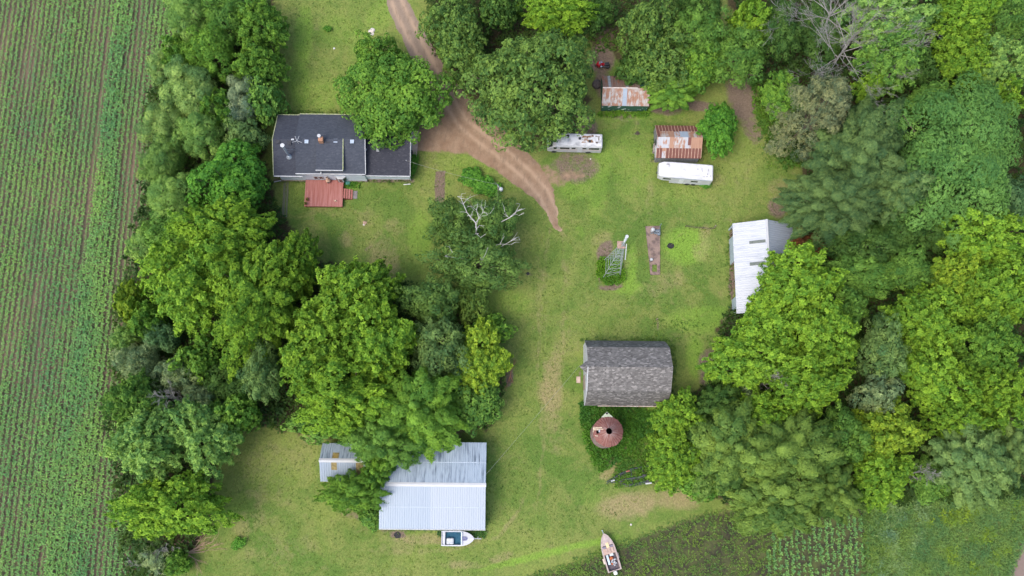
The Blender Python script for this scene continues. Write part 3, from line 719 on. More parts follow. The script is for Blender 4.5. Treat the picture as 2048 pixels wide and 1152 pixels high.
TREES = [
 # left tree line, from the top down
 ('willow', 372, 22, 48, 45, 11, 'pm', "pale feathery tree at the top end of the field-side tree line", GL),
 ('elm', 448, 30, 50, 48, 11, 'mg', "mid green tree behind the pale feathery one at the top of the tree line", GL),
 ('maple', 352, 98, 32, 34, 9, 'bg', "small bright green tree poking towards the crop field near the top", GL),
 ('maple', 515, 45, 48, 52, 11, 'bg', "bright green tree at the lawn side, level with the top of the drive", GL),
 ('elm', 420, 95, 52, 45, 11, 'bg', "loose leafy green tree between the small bright tree and the lawn-side ones", GL),
 ('willow', 318, 130, 30, 30, 7, 'pw', "small pale willow leaning over the crops below the small bright green tree", GL),
 ('maple', 515, 125, 46, 42, 10, 'bg', "second bright tree along the north lawn, above the dark gap by the silver tree", GL),
 ('willow', 372, 175, 62, 52, 11, 'pw', "broad pale olive willow on the field side, upper part of the line", GL),
 ('linden', 525, 195, 38, 44, 9, 'mg', "mid green tree bordering the lawn just above the farmhouse's corner", GL),
 ('willow', 478, 195, 42, 50, 9, 'sg', "silvery grey leaved tree in the line northwest of the farmhouse", GL),
 ('maple', 432, 212, 36, 36, 10, 'bg', "bright green tree squeezed between the olive willow and the silvery tree", GL),
 ('willow', 322, 240, 44, 44, 9, 'pw', "pale willow hanging over the crops level with the farmhouse roof's top edge", GL),
 ('willow', 395, 265, 50, 42, 10, 'pm', "light green willow directly west of the farmhouse's upper half", GL),
 ('elm', 480, 268, 44, 40, 8, 'gg', "low grey green tree touching the shadowed west side of the farmhouse", GL),
 ('willow', 322, 320, 42, 46, 9, 'pm', "soft green willow at the field edge level with the house's stove pipe", GL),
 ('linden', 455, 348, 75, 76, 12, 'vg', "round vivid green tree directly southwest of the farmhouse", GL),
 ('willow', 340, 395, 56, 48, 9, 'pm', "drooping green willow at the field edge beside the round vivid tree", GL),
 ('willow', 290, 480, 38, 40, 7, 'pm', "small pale green willow bulging out over the crops above the big maple", GL),
 ('elm', 330, 462, 44, 42, 8, 'mg', "mid green tree between the drooping willow and the big maple", GL),
 ('maple', 440, 470, 108, 78, 16, 'yg', "huge maple's northern crown with yellow green tips, southwest of the red deck", GL),
 ('maple', 372, 560, 92, 84, 16, 'yg', "huge yellow tipped maple crown facing the crop field, halfway down the line", GL),
 ('maple', 500, 590, 100, 112, 17, 'yg', "largest yellow tipped maple crown in the middle of the line", GL),
 ('maple', 588, 520, 46, 60, 12, 'yg', "narrow bright crown on the lawn side of the huge maples, south of the long boards", GL),
 ('maple', 252, 600, 26, 40, 8, 'yy', "small yellowish tree standing proudest into the crops", GL),
 ('maple', 288, 640, 34, 40, 9, 'bg', "green tree just below the small yellowish one", GL),
 ('elm', 245, 672, 26, 30, 7, 'pm', "light green small tree at the field edge above the grey willow", GL),
 ('elm', 322, 672, 32, 32, 8, 'bl', "blue green tree between the maple crown and the grey willow", GL),
 ('linden', 384, 718, 46, 42, 10, 'bg', "round bright green tree tucked below the huge maples", GL),
 ('willow', 268, 722, 46, 44, 9, 'gp', "greyish half bare willow at the field edge below the maples", GL),
 ('willow', 345, 745, 46, 44, 9, 'gp', "grey twiggy tree beside the round bright green one", GL),
 ('willow', 395, 795, 40, 34, 9, 'gp', "pale grey tree standing over the dark gap in the lower tree line", GL),
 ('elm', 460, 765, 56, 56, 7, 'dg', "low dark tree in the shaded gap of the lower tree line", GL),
 ('elm', 520, 745, 42, 62, 12, 'gg', "tall grey green tree west of the yellow green maple", GL),
 ('maple', 262, 800, 50, 55, 12, 'mg', "mid green tree at the field edge, lower part of the line", GL),
 ('maple', 290, 880, 78, 70, 14, 'pm', "broad mid green tree between the field and the lower lawn", GL),
 ('maple', 400, 870, 72, 64, 13, 'pm', "broad green tree whose crown borders the lower left lawn", GL),
 ('linden', 470, 828, 48, 44, 10, 'bg', "bright green tree at the corner of the lower left lawn", GL),
 ('maple', 335, 1015, 104, 70, 13, 'yg', "round yellow green tree at the bottom end of the tree line", GL),
 ('maple', 352, 1128, 24, 28, 4, 'bg', "small bright green bush tree beside the brown dead branches", GL),
 ('willow', 305, 1120, 34, 36, 3, 'gp', "grey dead looking brush at the foot of the tree line", GL),
 # centre-left group
 ('maple', 700, 590, 78, 92, 15, 'yg', "yellow green maple crown reaching up into the back lawn", GC),
 ('maple', 640, 690, 92, 88, 16, 'yg', "yellow green maple crown at the left of the central group", GC),
 ('maple', 755, 680, 80, 90, 16, 'yg', "yellow green maple crown at the right of the central group", GC),
 ('maple', 690, 790, 120, 84, 16, 'yg', "broad yellow green maple crown above the small metal shed", GC),
 ('elm', 862, 600, 54, 62, 12, 'el', "dull green tree with thin grey twigs right of the yellow green maple", GC),
 ('elm', 880, 700, 62, 66, 13, 'gg', "grey green tree with bare twigs in the middle of the central group", GC),
 ('elm', 945, 600, 36, 46, 7, 'ol', "small olive tree between the twiggy tree and the open lawn", GC),
 ('linden', 985, 655, 38, 30, 7, 'bg', "small bright green tree above the yellowest tree at the lane", GC),
 ('maple', 962, 718, 60, 74, 11, 'yy', "yellowest tree of the yard, beside the mown lane", GC),
 ('elm', 915, 735, 30, 32, 10, 'bl', "blue green tree left of the yellowest tree", GC),
 ('linden', 950, 808, 58, 50, 8, 'mg', "low green tree below the yellowest tree near the pole barn", GC),
 ('walnut', 835, 820, 100, 82, 14, 'bg', "green walnut-like tree overhanging the pole barn's north roof", GC),
 ('walnut', 762, 880, 74, 60, 12, 'mg', "green tree with long sprays hanging over the gap between both metal barns", GC),
 ('linden', 640, 850, 62, 34, 7, 'mg', "dark green low tree behind the small metal shed", GC),
 ('walnut', 706, 985, 66, 44, 9, 'bg', "spreading green tree in front of the small metal shed", GC),
 ('walnut', 752, 945, 34, 40, 10, 'bg', "narrow green tree between the small shed and the pole barn", GC),
 ('linden', 742, 1035, 22, 26, 3.5, 'mg', "low bush against the pole barn's west wall", GC),
 ('elm', 905, 440, 54, 52, 11, 'el', "upper left crown of the elm with white dead limbs", GC),
 ('elm', 985, 440, 60, 52, 11, 'el', "upper right crown of the elm beside the white dead limbs", GC),
 ('elm', 950, 515, 92, 62, 13, 'el', "broad lower crown of the elm in the middle of the yard", GC),
 ('linden', 780, 178, 102, 96, 13, 'bg', "large bright rounded tree over the farmhouse's east end", GC),
 ('linden', 752, 108, 52, 42, 10, 'bg', "smaller bright green tree behind the large rounded one by the house", GC),
 # top centre
 ('oak', 908, 42, 64, 66, 13, 'ok', "dark green oak beside the top of the drive", GN),
 ('oak', 925, 100, 64, 50, 12, 'ok', "dark oak crown overhanging the drive's bend", GN),
 ('oak', 1066, 164, 132, 128, 17, 'ok', "great round dark oak in the bend of the drive", GN),
 ('maple', 1115, 12, 76, 38, 13, 'yg', "bright yellow green tree at the top edge above the great round oak", GN),
 ('oak', 1000, 10, 46, 38, 12, 'dg', "dark tree at the top edge between oak and bright maple", GN),
 ('elm', 1195, 22, 40, 34, 8, 'dg', "dark tree at the top edge north of the clearing", GN),
 ('oak', 1300, 45, 66, 56, 13, 'ok', "dark green oak at the top edge right of the clearing", GN),
 ('oak', 1330, 110, 70, 56, 12, 'ok', "dark oak crown northeast of the motorcycle", GN),
 ('oak', 1272, 128, 40, 36, 8, 'dg', "small dark tree just right of the motorcycle", GN),
 ('elm', 1405, 60, 56, 56, 12, 'mg', "mid green tree at the top between the dark oaks and the yellow tree", GN),
 ('linden', 1400, 130, 50, 44, 9, 'bg', "bright green tree above the rusty roofed shed", GN),
 ('walnut', 1345, 180, 62, 34, 7, 'bg', "low bright spreading tree overhanging the green shed's roof", GN),
 ('maple', 1438, 252, 43, 52, 7, 'vg', "small vivid green tree at the end of the rust roofed shed", GN),
 ('elm', 1405, 4, 52, 40, 12, 'dg', "dark green tree cut by the top edge between the oaks and the yellow green tree", GN),
 ('maple', 1505, 30, 44, 40, 12, 'yg', "yellow green tree at the top edge left of the dead trees", GN),
 ('elm', 1480, 108, 60, 58, 11, 'mg', "mid green tree behind the small yellowish tree by the dead ones", GN),
 ('elm', 1560, 60, 48, 60, 10, 'dg', "dark green tree immediately left of the dead trees", GN),
 # top right wood
 ('maple', 1572, 190, 46, 46, 8, 'bg', "small yellow green tree at the wood's corner below the dead trees", GR),
 ('elm', 1650, 60, 56, 60, 6, 'dg', "low dark tree seen through the dead branches", GR),
 ('maple', 1785, 30, 84, 56, 14, 'pm', "large light green tree at the top right of the dead trees", GR),
 ('maple', 1790, 105, 66, 56, 13, 'mg', "green tree below the large light green one, right of the dead trees", GR),
 ('maple', 1745, 170, 26, 24, 9, 'yg', "tiny yellow green treetop beside the grey conifer's tip", GR),
 ('maple', 1935, 25, 62, 46, 13, 'yg', "yellow green tree at the top edge near the right corner", GR),
 ('elm', 2010, 40, 46, 50, 11, 'mg', "green tree in the top right corner", GR),
 ('maple', 1935, 115, 50, 50, 11, 'yg', "yellow tinged tree above the huge locust", GR),
 ('maple', 2005, 115, 54, 50, 12, 'pm', "light green tree at the right edge above the locust", GR),
 ('maple', 2015, 190, 38, 40, 10, 'yg', "yellow green treetop at the right edge behind the locust", GR),
 ('elm', 1850, 130, 36, 40, 7, 'dg', "dark low tree in the gap above the huge locust", GR),
 ('elm', 1860, 205, 60, 36, 9, 'mg', "green tree behind the locust's top left", GR),
 ('locust', 1925, 296, 134, 150, 17, 'lc', "huge smooth rounded locust in the upper right", GR),
 ('elm', 2035, 400, 36, 46, 9, 'bl', "blue green tree at the right edge below the locust", GR),
 ('pine', 1722, 300, 92, 92, 16, 'pn', "large grey green pine left of the huge locust", GR),
 ('pine', 1680, 390, 104, 72, 15, 'pn', "grey green pine crown overhanging the lawn above the white shed", GR),
 ('pine', 1800, 370, 60, 60, 14, 'pn', "grey green pine crown between the big pine and the locust", GR),
 ('spruce', 1650, 205, 74, 74, 20, 'sp', "grey brown conifer leaning below the dead trees", GR),
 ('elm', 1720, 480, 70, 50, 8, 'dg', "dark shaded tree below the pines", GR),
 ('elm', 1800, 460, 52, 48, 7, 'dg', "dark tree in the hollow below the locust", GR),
 ('elm', 1730, 550, 72, 42, 8, 'mg', "shaded mid green tree in the centre of the right wood", GR),
 ('elm', 1820, 540, 56, 44, 8, 'mg', "mid green tree at the right of the shaded hollow", GR),
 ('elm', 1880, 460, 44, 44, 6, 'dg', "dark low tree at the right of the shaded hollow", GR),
 ('elm', 1615, 492, 38, 24, 5, 'rd', "rust brown dying bush at the white shed's northeast corner", GR),
 ('maple', 1985, 470, 76, 62, 14, 'yg', "yellow green tree at the right edge level with the white shed's top", GR),
 ('maple', 1995, 580, 72, 70, 14, 'yg', "yellow green tree at the right edge level with the white shed's bottom", GR),
 ('maple', 1920, 555, 52, 46, 12, 'yy', "brightest yellow tree in the right wood", GR),
 ('maple', 1602, 562, 84, 68, 14, 'yg', "yellow green tree leaning over the white shed's roof", GR),
 ('maple', 1550, 642, 76, 68, 13, 'yg', "yellow green tree at the white shed's south end", GR),
 ('maple', 1650, 660, 80, 68, 14, 'yg', "yellow green crown inland of the white shed's south end", GR),
 ('maple', 1512, 715, 84, 66, 13, 'yg', "yellow green tree facing the gambrel barn's east end", GR),
 ('maple', 1620, 765, 80, 62, 14, 'yg', "yellow green crown behind the tree facing the barn", GR),
 ('elm', 1700, 610, 44, 40, 11, 'mg', "mid green tree between the yellow green crowns and the hollow", GR),
 ('elm', 1768, 700, 44, 62, 14, 'gg', "grey green narrow tree between two yellow green masses", GR),
 ('elm', 1765, 790, 50, 44, 13, 'gp', "dull greyish treetop in the centre right of the wood", GR),
 ('maple', 1860, 640, 76, 66, 14, 'yg', "yellow green crown right of the grey green narrow tree", GR),
 ('maple', 1880, 745, 74, 62, 14, 'yg', "yellow green crown southeast of the grey green narrow tree", GR),
 ('maple', 1985, 690, 66, 56, 14, 'bg', "bright green crown at the right edge above the lower wood", GR),
 ('maple', 2005, 790, 62, 58, 14, 'yg', "yellow green crown at the right edge in the lower wood", GR),
 ('maple', 1925, 830, 54, 46, 13, 'yg', "yellow green crown above the grey green trees at the lower right", GR),
 ('maple', 1780, 860, 62, 62, 13, 'yy', "yellowish crown at the bottom centre of the wood", GR),
 ('maple', 1770, 950, 60, 56, 11, 'yg', "yellow green tree at the wood's bottom edge by the meadow", GR),
 ('maple', 1360, 830, 46, 52, 9, 'yg', "yellow green tree touching the gambrel barn's southeast corner", GR),
 ('maple', 1352, 915, 58, 58, 9, 'yg', "yellow green tree beside the rusty trailer frame", GR),
 ('walnut', 1440, 805, 50, 38, 9, 'dg', "dark blue green tree right of the barn's southeast corner", GR),
 ('maple', 1520, 830, 54, 44, 11, 'yg', "yellow green tree right of the dark blue green one", GR),
 ('walnut', 1470, 900, 96, 84, 14, 'ol', "broad olive green tree with feathery sprays at the wood's lower left", GR),
 ('walnut', 1590, 905, 104, 90, 15, 'ol', "broad olive green tree in the lower middle of the wood", GR),
 ('walnut', 1560, 1000, 110, 68, 12, 'ol', "olive green tree overhanging the garden rows", GR),
 ('linden', 1400, 965, 52, 36, 7, 'bg', "low bright green tree at the wood's edge by the bare patch", GR),
 ('walnut', 1670, 985, 56, 56, 11, 'ol', "olive green crown above the right end of the garden rows", GR),
 ('walnut', 1950, 925, 84, 74, 13, 'gg', "grey green feathery tree at the lower right above the meadow", GR),
 ('walnut', 2035, 890, 50, 66, 12, 'gg', "grey green tree at the right edge above the meadow", GR),
 ('elm', 1860, 960, 36, 46, 8, 'mg', "mid green tree at the meadow's top edge", GR),
 ('elm', 1690, 870, 46, 56, 13, 'mg', "mid green crown between the olive trees and the yellowish crown", GR),
 ('elm', 1435, 650 + 100, 22, 24, 4, 'mg', "low bush at the bare soil east of the gambrel barn", GR),
 ('elm', 1490, 780, 40, 22, 7, 'gp', "grey bare twigged bush amid the yellow green crowns", GR),
]
for (k, cx, cy, rx, ry, h, ti, lab, g) in TREES:
    nm = {'oak': 'oak_tree', 'maple': 'maple_tree', 'linden': 'broadleaf_tree', 'locust': 'locust_tree', 'willow': 'willow_tree', 'elm': 'elm_tree', 'walnut': 'walnut_tree', 'pine': 'pine_tree', 'spruce': 'spruce_tree'}[k]
    tree(k, cx, cy, rx, ry, h, ti, lab, nm, "bush" if ("bush" in lab.split(",")[0] and "tree" not in lab) or "brush" in lab else "tree", group=g)
# small bushes
def bush(cx, cy, rx, ry, h, ti, label, kind='linden', group=None): return tree(kind, cx, cy, rx, ry, h, ti, label, "bush", "bush", group=group)
GB = "shrubs of the long bush bed by the drive"
bush(942, 350, 24, 20, 1.8, 'vg', "bright green shrub at the upper left of the long bush bed by the drive", group=GB)
bush(960, 364, 27, 21, 1.8, 'vg', "bright green shrub in the middle of the long bush bed by the drive", group=GB)
bush(981, 376, 25, 16, 1.6, 'vg', "bright green shrub at the yard light end of the long bush bed", group=GB)
bush(827, 328, 8, 28, 1.3, 'vg', "narrow green shrub against the farmhouse wing's east wall")
bush(655, 56, 9, 6, .8, 'vg', "tiny green shrub alone in the north lawn")
bush(476, 1087, 15, 13, 1.0, 'vg', "small round flowering shrub alone in the lower left lawn")
bush(1411, 367, 14, 9, .9, 'vg', "low green bush at the rear end of the white travel trailer")

def branches(mb, p, d, L, r, depth, rr, spread=.6, n=3, up=.1, m=0):
    segs = 3; pts = [p]; rs = [r]
    dd = d.normalized(); q = Vector(p)
    for i in range(segs):
        dd = (dd + Vector((rr.uniform(-.18, .18), rr.uniform(-.18, .18), rr.uniform(-.1, .1) + up * .2))).normalized()
        q = q + dd * (L / segs); pts.append(q); rs.append(r * (1 - .6 * (i + 1) / segs))
    mb.tube(pts, rs, 5 if depth > 1 else 4, m, cap=False)
    if depth > 0:
        for i in range(n):
            j = rr.randint(1, segs); a = Vector(pts[j])
            nd = (dd + Vector((rr.uniform(-1, 1), rr.uniform(-1, 1), rr.uniform(-.5, .6) + up)) * spread).normalized()
            branches(mb, a, nd, L * rr.uniform(.5, .75), max(rs[j] * .62, .014), depth - 1, rr, spread, n, up, m)
def dead_tree(cx, cy, h, reach, label, seed, lean=(0, 0), nl=7):
    b = P(cx, cy, 0); rr = random.Random(seed)
    root = thing("dead_tree", label, "dead tree", b, 0, "bare dead trees")
    t = MB(); top = Vector((lean[0], lean[1], h * .6))
    t.tube([(0, 0, 0), top * .5 + Vector((.1, 0, 0)), top], [.24, .18, .12], 7)
    t.build("trunk", DEADWOOD, root, local=True)
    m = MB()
    for i in range(nl):
        a = 2 * math.pi * i / nl + rr.uniform(-.4, .4); z = rr.uniform(.55, 1.0)
        s = top * z
        branches(m, s, Vector((math.cos(a), math.sin(a), rr.uniform(.1, .9))), reach * rr.uniform(.6, 1.0), .075, 5, rr, .5, 3, .12)
    branches(m, top, Vector((.1, .1, 1)), h * .35, .09, 5, rr, .6, 3)
    m.build("branches", DEADWOOD, root, local=True)
dead_tree(1632, 85, 13, 7.0, "taller grey dead tree at the top edge of the upper right wood", 5, (-.4, .6), 9)
dead_tree(1652, 142, 11, 7.2, "grey dead tree spreading wide above the grey conifer", 11, (.8, .6), 9)
dead_tree(1700, 118, 9, 5.5, "smaller dead tree with one long limb pointing right", 14, (1.2, .8), 4)
dead_tree(1508, 775, 8.0, 1.3, 'small grey dead treetop amid yellow green crowns east of the barn', 21, (0, 0), 6)
dead_tree(1790, 950, 8.5, 1.2, 'small grey dead treetop at the wood bottom near the meadow', 22, (0, 0), 6)
dead_tree(392, 812, 9, 1.6, 'small grey dead treetop above the dark gap in the left tree line', 23, (0, 0), 7)
dead_tree(318, 1122, 2.0, 1.6, 'low grey dead bush at the bottom of the left tree line', 24, (0, 0), 9)
# white dead limbs standing out of the elm
el = [o for o in COL.objects if o.get("label", "").startswith("upper right crown of the elm")][0]
bl = P(952, 470, 0)
dt = thing("dead_limbs", "bleached white dead limbs rising out of the elm in the yard's middle", "dead limbs", bl)
m = MB()
RR = random.Random(2)
def limb(pts, r, side=()):
    w = [P(*q) for q in pts]
    m.tube([q - bl for q in w], [.52 * r * (1 - .75 * i / (len(w) - 1)) for i in range(len(w))], 5)
    for q_ in w[1:]:
        for _ in range(1): branches(m, q_ - bl, Vector((RR.uniform(-1, 1), RR.uniform(-.6, 1.2), RR.uniform(-.1, .8))), RR.uniform(.4, 1.1), .028, 1, RR, .6, 2, .1)
    return w
m.tube([(0, 0, 0), (0, 0, 6)], [.22, .16], 6)
limb([(952, 470, 6), (953, 458, 12), (951, 445, 13), (941, 434, 13.4), (934, 425, 13.8), (928, 411, 14), (922, 397, 14.2), (915, 393, 14.3)], .17)
limb([(922, 397, 14.2), (923, 388, 14.4)], .06); limb([(926, 408, 14), (935, 398, 14.4)], .08); limb([(934, 432, 13), (942, 430, 13.6), (940, 438, 13.6)], .06)
limb([(952, 460, 12.8), (958, 451, 13.4)], .07); limb([(954, 468, 12.6), (961, 475, 13)], .07); limb([(952, 466, 12.6), (957, 467, 13.2)], .05)
limb([(951, 455, 10), (957, 436, 13), (965, 426, 13.6), (966, 420, 14)], .14); limb([(957, 434, 13.2), (953, 420, 13.8), (943, 412, 14.2)], .09)
limb([(953, 420, 13.8), (956, 408, 14.2)], .05); limb([(965, 425, 13.6), (980, 427, 14)], .05); limb([(965, 432, 13.4), (976, 430, 13.8)], .05); limb([(960, 430, 13.4), (948, 420, 13.9)], .04)
limb([(985, 452, 7), (1018, 436, 11.5), (1033, 423, 12), (1050, 417, 12.3)], .15); limb([(1030, 427, 12), (1040, 408, 12.6)], .08); limb([(1018, 436, 11.8), (1031, 428, 12.2), (1038, 431, 12.3)], .07); limb([(1016, 434, 11.6), (1010, 424, 12)], .05)
limb([(990, 500, 7), (1022, 482, 11.5), (1036, 474, 12)], .12); limb([(1026, 480, 11.7), (1040, 480, 12)], .06); limb([(985, 492, 8), (1000, 488, 12), (1022, 489, 12.5)], .07)
limb([(940, 520, 9), (890, 512, 12.6), (905, 505, 13)], .05); limb([(960, 530, 9), (970, 510, 13), (962, 520, 13.4)], .05)
m.build("limbs", PALEWOOD, dt, local=True)
# brown dead branches on the lower left lawn and by the lane
def deadbranch(px, py, dirpx, L, label, mat, seed, n=4, name="dead_branch"):
    b = P(px, py, 0.25); rr = random.Random(seed); m = MB()
    for dx, dy in dirpx:
        e = P(px + dx, py + dy, .3); branches(m, b, e - b, (e - b).length, .09, 3, rr, .45, 3, 0)
    o = m.build(name, mat, None, loc=b); tag(o, label, "branch")
REDW = pm("red_brown_wood", (0.36, 0.17, 0.10), (0.24, 0.12, 0.08), 3, .9)
deadbranch(372, 1106, [(38, 0), (34, -18), (22, 22), (46, -14), (28, -8)], 3, "fallen brown dead branches at the lower left lawn's edge", pm("tan_dead_wood", (0.42, 0.29, 0.19), (0.3, 0.2, 0.14), 3, .9), 3)
deadbranch(348, 1088, [(40, -8), (20, -4), (26, 4)], 3, "thin bare branch below the round yellow green tree", pm("tan_dead_wood", (0.42, 0.29, 0.19)), 6)
deadbranch(1021, 752, [(3, -16), (-4, 14), (3, 10)], 2, "small heap of brown brushwood beside the yellowest tree", REDW, 8)

# ------------------------------------------------------------------ buildings
WHITE = pm("white_paint", (0.496, 0.504, 0.512), (0.400, 0.408, 0.416), 2, .5)
SIDING = pm("pale_blue_siding", (0.616, 0.690, 0.776), (0.529, 0.603, 0.690), 1.2, .6)
FOUND = pm("concrete_foundation", (0.36, 0.31, 0.27), (0.25, 0.21, 0.18), 3, .9)
GLASS = pm("dark_glass", (0.03, 0.035, 0.04), (0.06, 0.065, 0.07), 2, .12, 0, .6)
SH_DARK = shingle("slate_blue_shingles", (0.050, 0.057, 0.072), (0.066, 0.073, 0.091), (0.08, 0.088, 0.105), sx=3.6, sy=6.5, seam=.3)
SH_WEST = shingle("shaded_slate_shingles", (0.042, 0.046, 0.060), (0.056, 0.062, 0.078), (0.064, 0.07, 0.084), sx=3.6, sy=6.5, seam=.3)  # west part's weaker sky sheen painted as a darker copy of the slate shingles
SH_WING = shingle("charcoal_shingles", (0.037, 0.039, 0.049), (0.049, 0.050, 0.062), (0.066, 0.066, 0.078), sx=3.6, sy=6.5, seam=.25)
SH_BARN = shingle("weathered_grey_shingles", (0.096, 0.090, 0.084), (0.185, 0.174, 0.164), (0.30, 0.28, 0.26), sx=3.0, sy=6.0, seam=.3)
BRICK = pm("chimney_brick", (0.42, 0.22, 0.13), (0.30, 0.16, 0.10), 5, .9)
STEEL = pm("galvanised_steel", (0.55, 0.62, 0.68), (0.42, 0.48, 0.54), 3, .35, .6)
BLACK = pm("black_plastic", (0.03, 0.03, 0.035), (0.05, 0.05, 0.055), 4, .5)
REDDECK = pm("red_deck_boards", (0.376, 0.166, 0.144), (0.276, 0.094, 0.075), 0.9, .75, stretch=(6, .4, 1))
REDDARK = pm("dark_red_wood", (0.22, 0.06, 0.045), (0.16, 0.05, 0.04), 2, .8)
MOSS = pm("moss_stained_board", (0.28, 0.33, 0.14), (0.42, 0.42, 0.28), 3, .9)

def V3(px, py, z): return P(px, py, z)
def gable(root, x0, x1, y0, y1, zs, zr, mats, name="roof", th=.16, yr=None, ribbed=False, pitch=.3, amp=.025, m0=None, m1=None):
    """gable roof, ridge east-west: y0 south eave, y1 north eave"""
    yr = (y0 + y1) / 2 if yr is None else yr
    b = MB()
    if ribbed:
        b.ribbed((x0, y0, zs), (x1, y0, zs), (x1, yr, zr), (x0, yr, zr), th, pitch, amp, m0)
        b.ribbed((x0, y1, zs), (x1, y1, zs), (x1, yr, zr), (x0, yr, zr), th, pitch, amp, m1)
    else:
        b.slab((x0, y0, zs), (x1, y0, zs), (x1, yr, zr), (x0, yr, zr), th, m0 or 0)
        b.slab((x0, yr, zr), (x1, yr, zr), (x1, y1, zs), (x0, y1, zs), th, m1 or 0)
    return b.build(name, mats, root)
def gable_walls(root, x0, x1, y0, y1, zs, zr, mat, name="wall", zb=0.0, yr=None):
    yr = (y0 + y1) / 2 if yr is None else yr
    b = MB()
    vs = []
    for x in (x0, x1): vs += [(x, y0, zb), (x, y1, zb), (x, y1, zs), (x, yr, zr), (x, y0, zs)]
    b.add(vs, [(0, 4, 3, 2, 1), (5, 6, 7, 8, 9), (0, 5, 9, 4), (1, 2, 7, 6), (2, 3, 8, 7), (3, 4, 9, 8)])
    return b.build(name, mat, root)
def window(root, x0, x1, y, z0, z1, frame=WHITE, pane=GLASS, axis='y', out=-1, mull=0):
    b = MB(); w = .09; e = out * .05
    def bx(b, a0, a1, z0_, z1_, d0, d1, m=0):
        d0, d1 = sorted((d0, d1))
        if axis == 'y': b.box(a0, a1, y + d0, y + d1, z0_, z1_, m)
        else: b.box(y + d0, y + d1, a0, a1, z0_, z1_, m)
    bx(b, x0, x1, z0, z0 + w, 0, e * 1.4); bx(b, x0, x1, z1 - w, z1, 0, e * 1.4)
    bx(b, x0, x0 + w, z0 + w, z1 - w, 0, e * 1.4); bx(b, x1 - w, x1, z0 + w, z1 - w, 0, e * 1.4)
    for i in range(mull):
        c = x0 + (x1 - x0) * (i + 1) / (mull + 1); bx(b, c - w / 2, c + w / 2, z0 + w, z1 - w, 0, e * 1.4)
    f = b.build("window", frame, root)
    g = MB(); bx(g, x0 + w, x1 - w, z0 + w, z1 - w, e * .2, e * .6); g.build("pane", pane, f)
    return f

# ---- farmhouse
x0 = P(551, 291, 4).x; x1 = P(730.6, 346, 4.1).x; xm = P(592, 349, 4.0).x
yS = P(560, 351.4, 3.75).y; yS2 = P(660, 347.2, 4.1).y; yN = P(640, 230.5, 3.8).y
house = thing("farmhouse", "pale blue farmhouse with dark shingle roof and long east wing", "house", ((x0 + x1) / 2, (yS + yN) / 2, 0))
yr = (yS + yN) / 2 + .1
gable(house, x0, xm, yS, yN, 3.75, 5.75, SH_WEST, yr=yr)
rf = gable(house, xm, x1, yS2, yN, 4.1, 6.1, SH_DARK, yr=yr)
b = MB()
zl, zh, yl = 4.95, 6.0, P(650, 340.3, 4.95).y
dx0, dx1 = P(632, 335, 5.0).x, P(685.5, 335, 5.0).x
b.slab((dx0, yl, zl + .1), (dx1, yl, zl + .1), (dx1, yr - .05, 6.2), (dx0, yr - .05, 6.2), .14)
b.build("dormer_roof", SH_DARK, house)
b = MB()
xw0, xw1 = dx0 + .15, dx1 - .18
b.add([(xw0, yl + .15, 4.3), (xw1, yl + .15, 4.3), (xw1, yl + .15, zl), (xw0, yl + .15, zl), (xw0, yr, 6.0), (xw1, yr, 6.0)], [(0, 1, 2, 3), (1, 5, 2), (0, 3, 4), (3, 2, 5, 4)])
b.build("dormer_wall", SIDING, house)
b = MB(); b.box(dx0 - .03, dx1 + .03, yl - .10, yl - .003, zl - .10, zl + .13); b.box(P(641.6, 343, 4.8).x - .09, P(641.6, 343, 4.8).x + .03, yl - .5, yl - .11, 4.42, 4.6)
b.build("dormer_gutter", WHITE, house)
b = MB(); b.slab((dx1, yl, zl + .12), (dx1 + .10, yl, zl + .12), (dx1 + .10, yr, 6.22), (dx1, yr, 6.22), .2); b.build("dormer_trim", MOSS, house)
wS = yS + .55
gable_walls(house, x0 + .35, x1 - .3, wS, yN - .4, 3.6, 5.5, SIDING, yr=yr)
b = MB(); b.box(x0 + .3, x1 - .25, wS - .06, wS - .003, 0, .45); b.build("foundation", FOUND, house)
b = MB(); b.box(xm - .05, x1, yS2 - .13, yS2 - .003, 3.93, 4.12); b.build("gutter", WHITE, house)
b = MB(); b.box(x0, P(605, 351, 3.7).x, yS - .13, yS - .003, 3.58, 3.77); b.build("gutter", WHITE, house)
b = MB(); b.slab((x0 - .09, yS, 3.80), (x0 - .003, yS, 3.80), (x0 - .003, yr, 5.82), (x0 - .09, yr, 5.82), .22); b.slab((x0 - .09, yr, 5.82), (x0 - .003, yr, 5.82), (x0 - .003, yN, 3.80), (x0 - .09, yN, 3.80), .22); b.build("barge_board", MOSS, house)
b = MB(); b.slab((x1 + .003, yS2, 4.14), (x1 + .09, yS2, 4.14), (x1 + .09, yr, 6.15), (x1 + .003, yr, 6.15), .24); b.slab((x1 + .003, yr, 6.15), (x1 + .09, yr, 6.15), (x1 + .09, yN, 4.14), (x1 + .003, yN, 4.14), .24); b.build("barge_board", WHITE, house)
b = MB(); b.box(xm, x1 - 2.5, yN + .003, yN + .12, 3.9, 4.08); b.box(x0, xm - .01, yN + .003, yN + .10, 3.55, 3.72); b.build("gutter", MOSS, house)
def xg(px): return P(px, 352, 3.0).x
window(house, xg(624), xg(632.5), wS - .003, .95, 2.3); window(house, xg(634), xg(643), wS - .003, .95, 2.3)
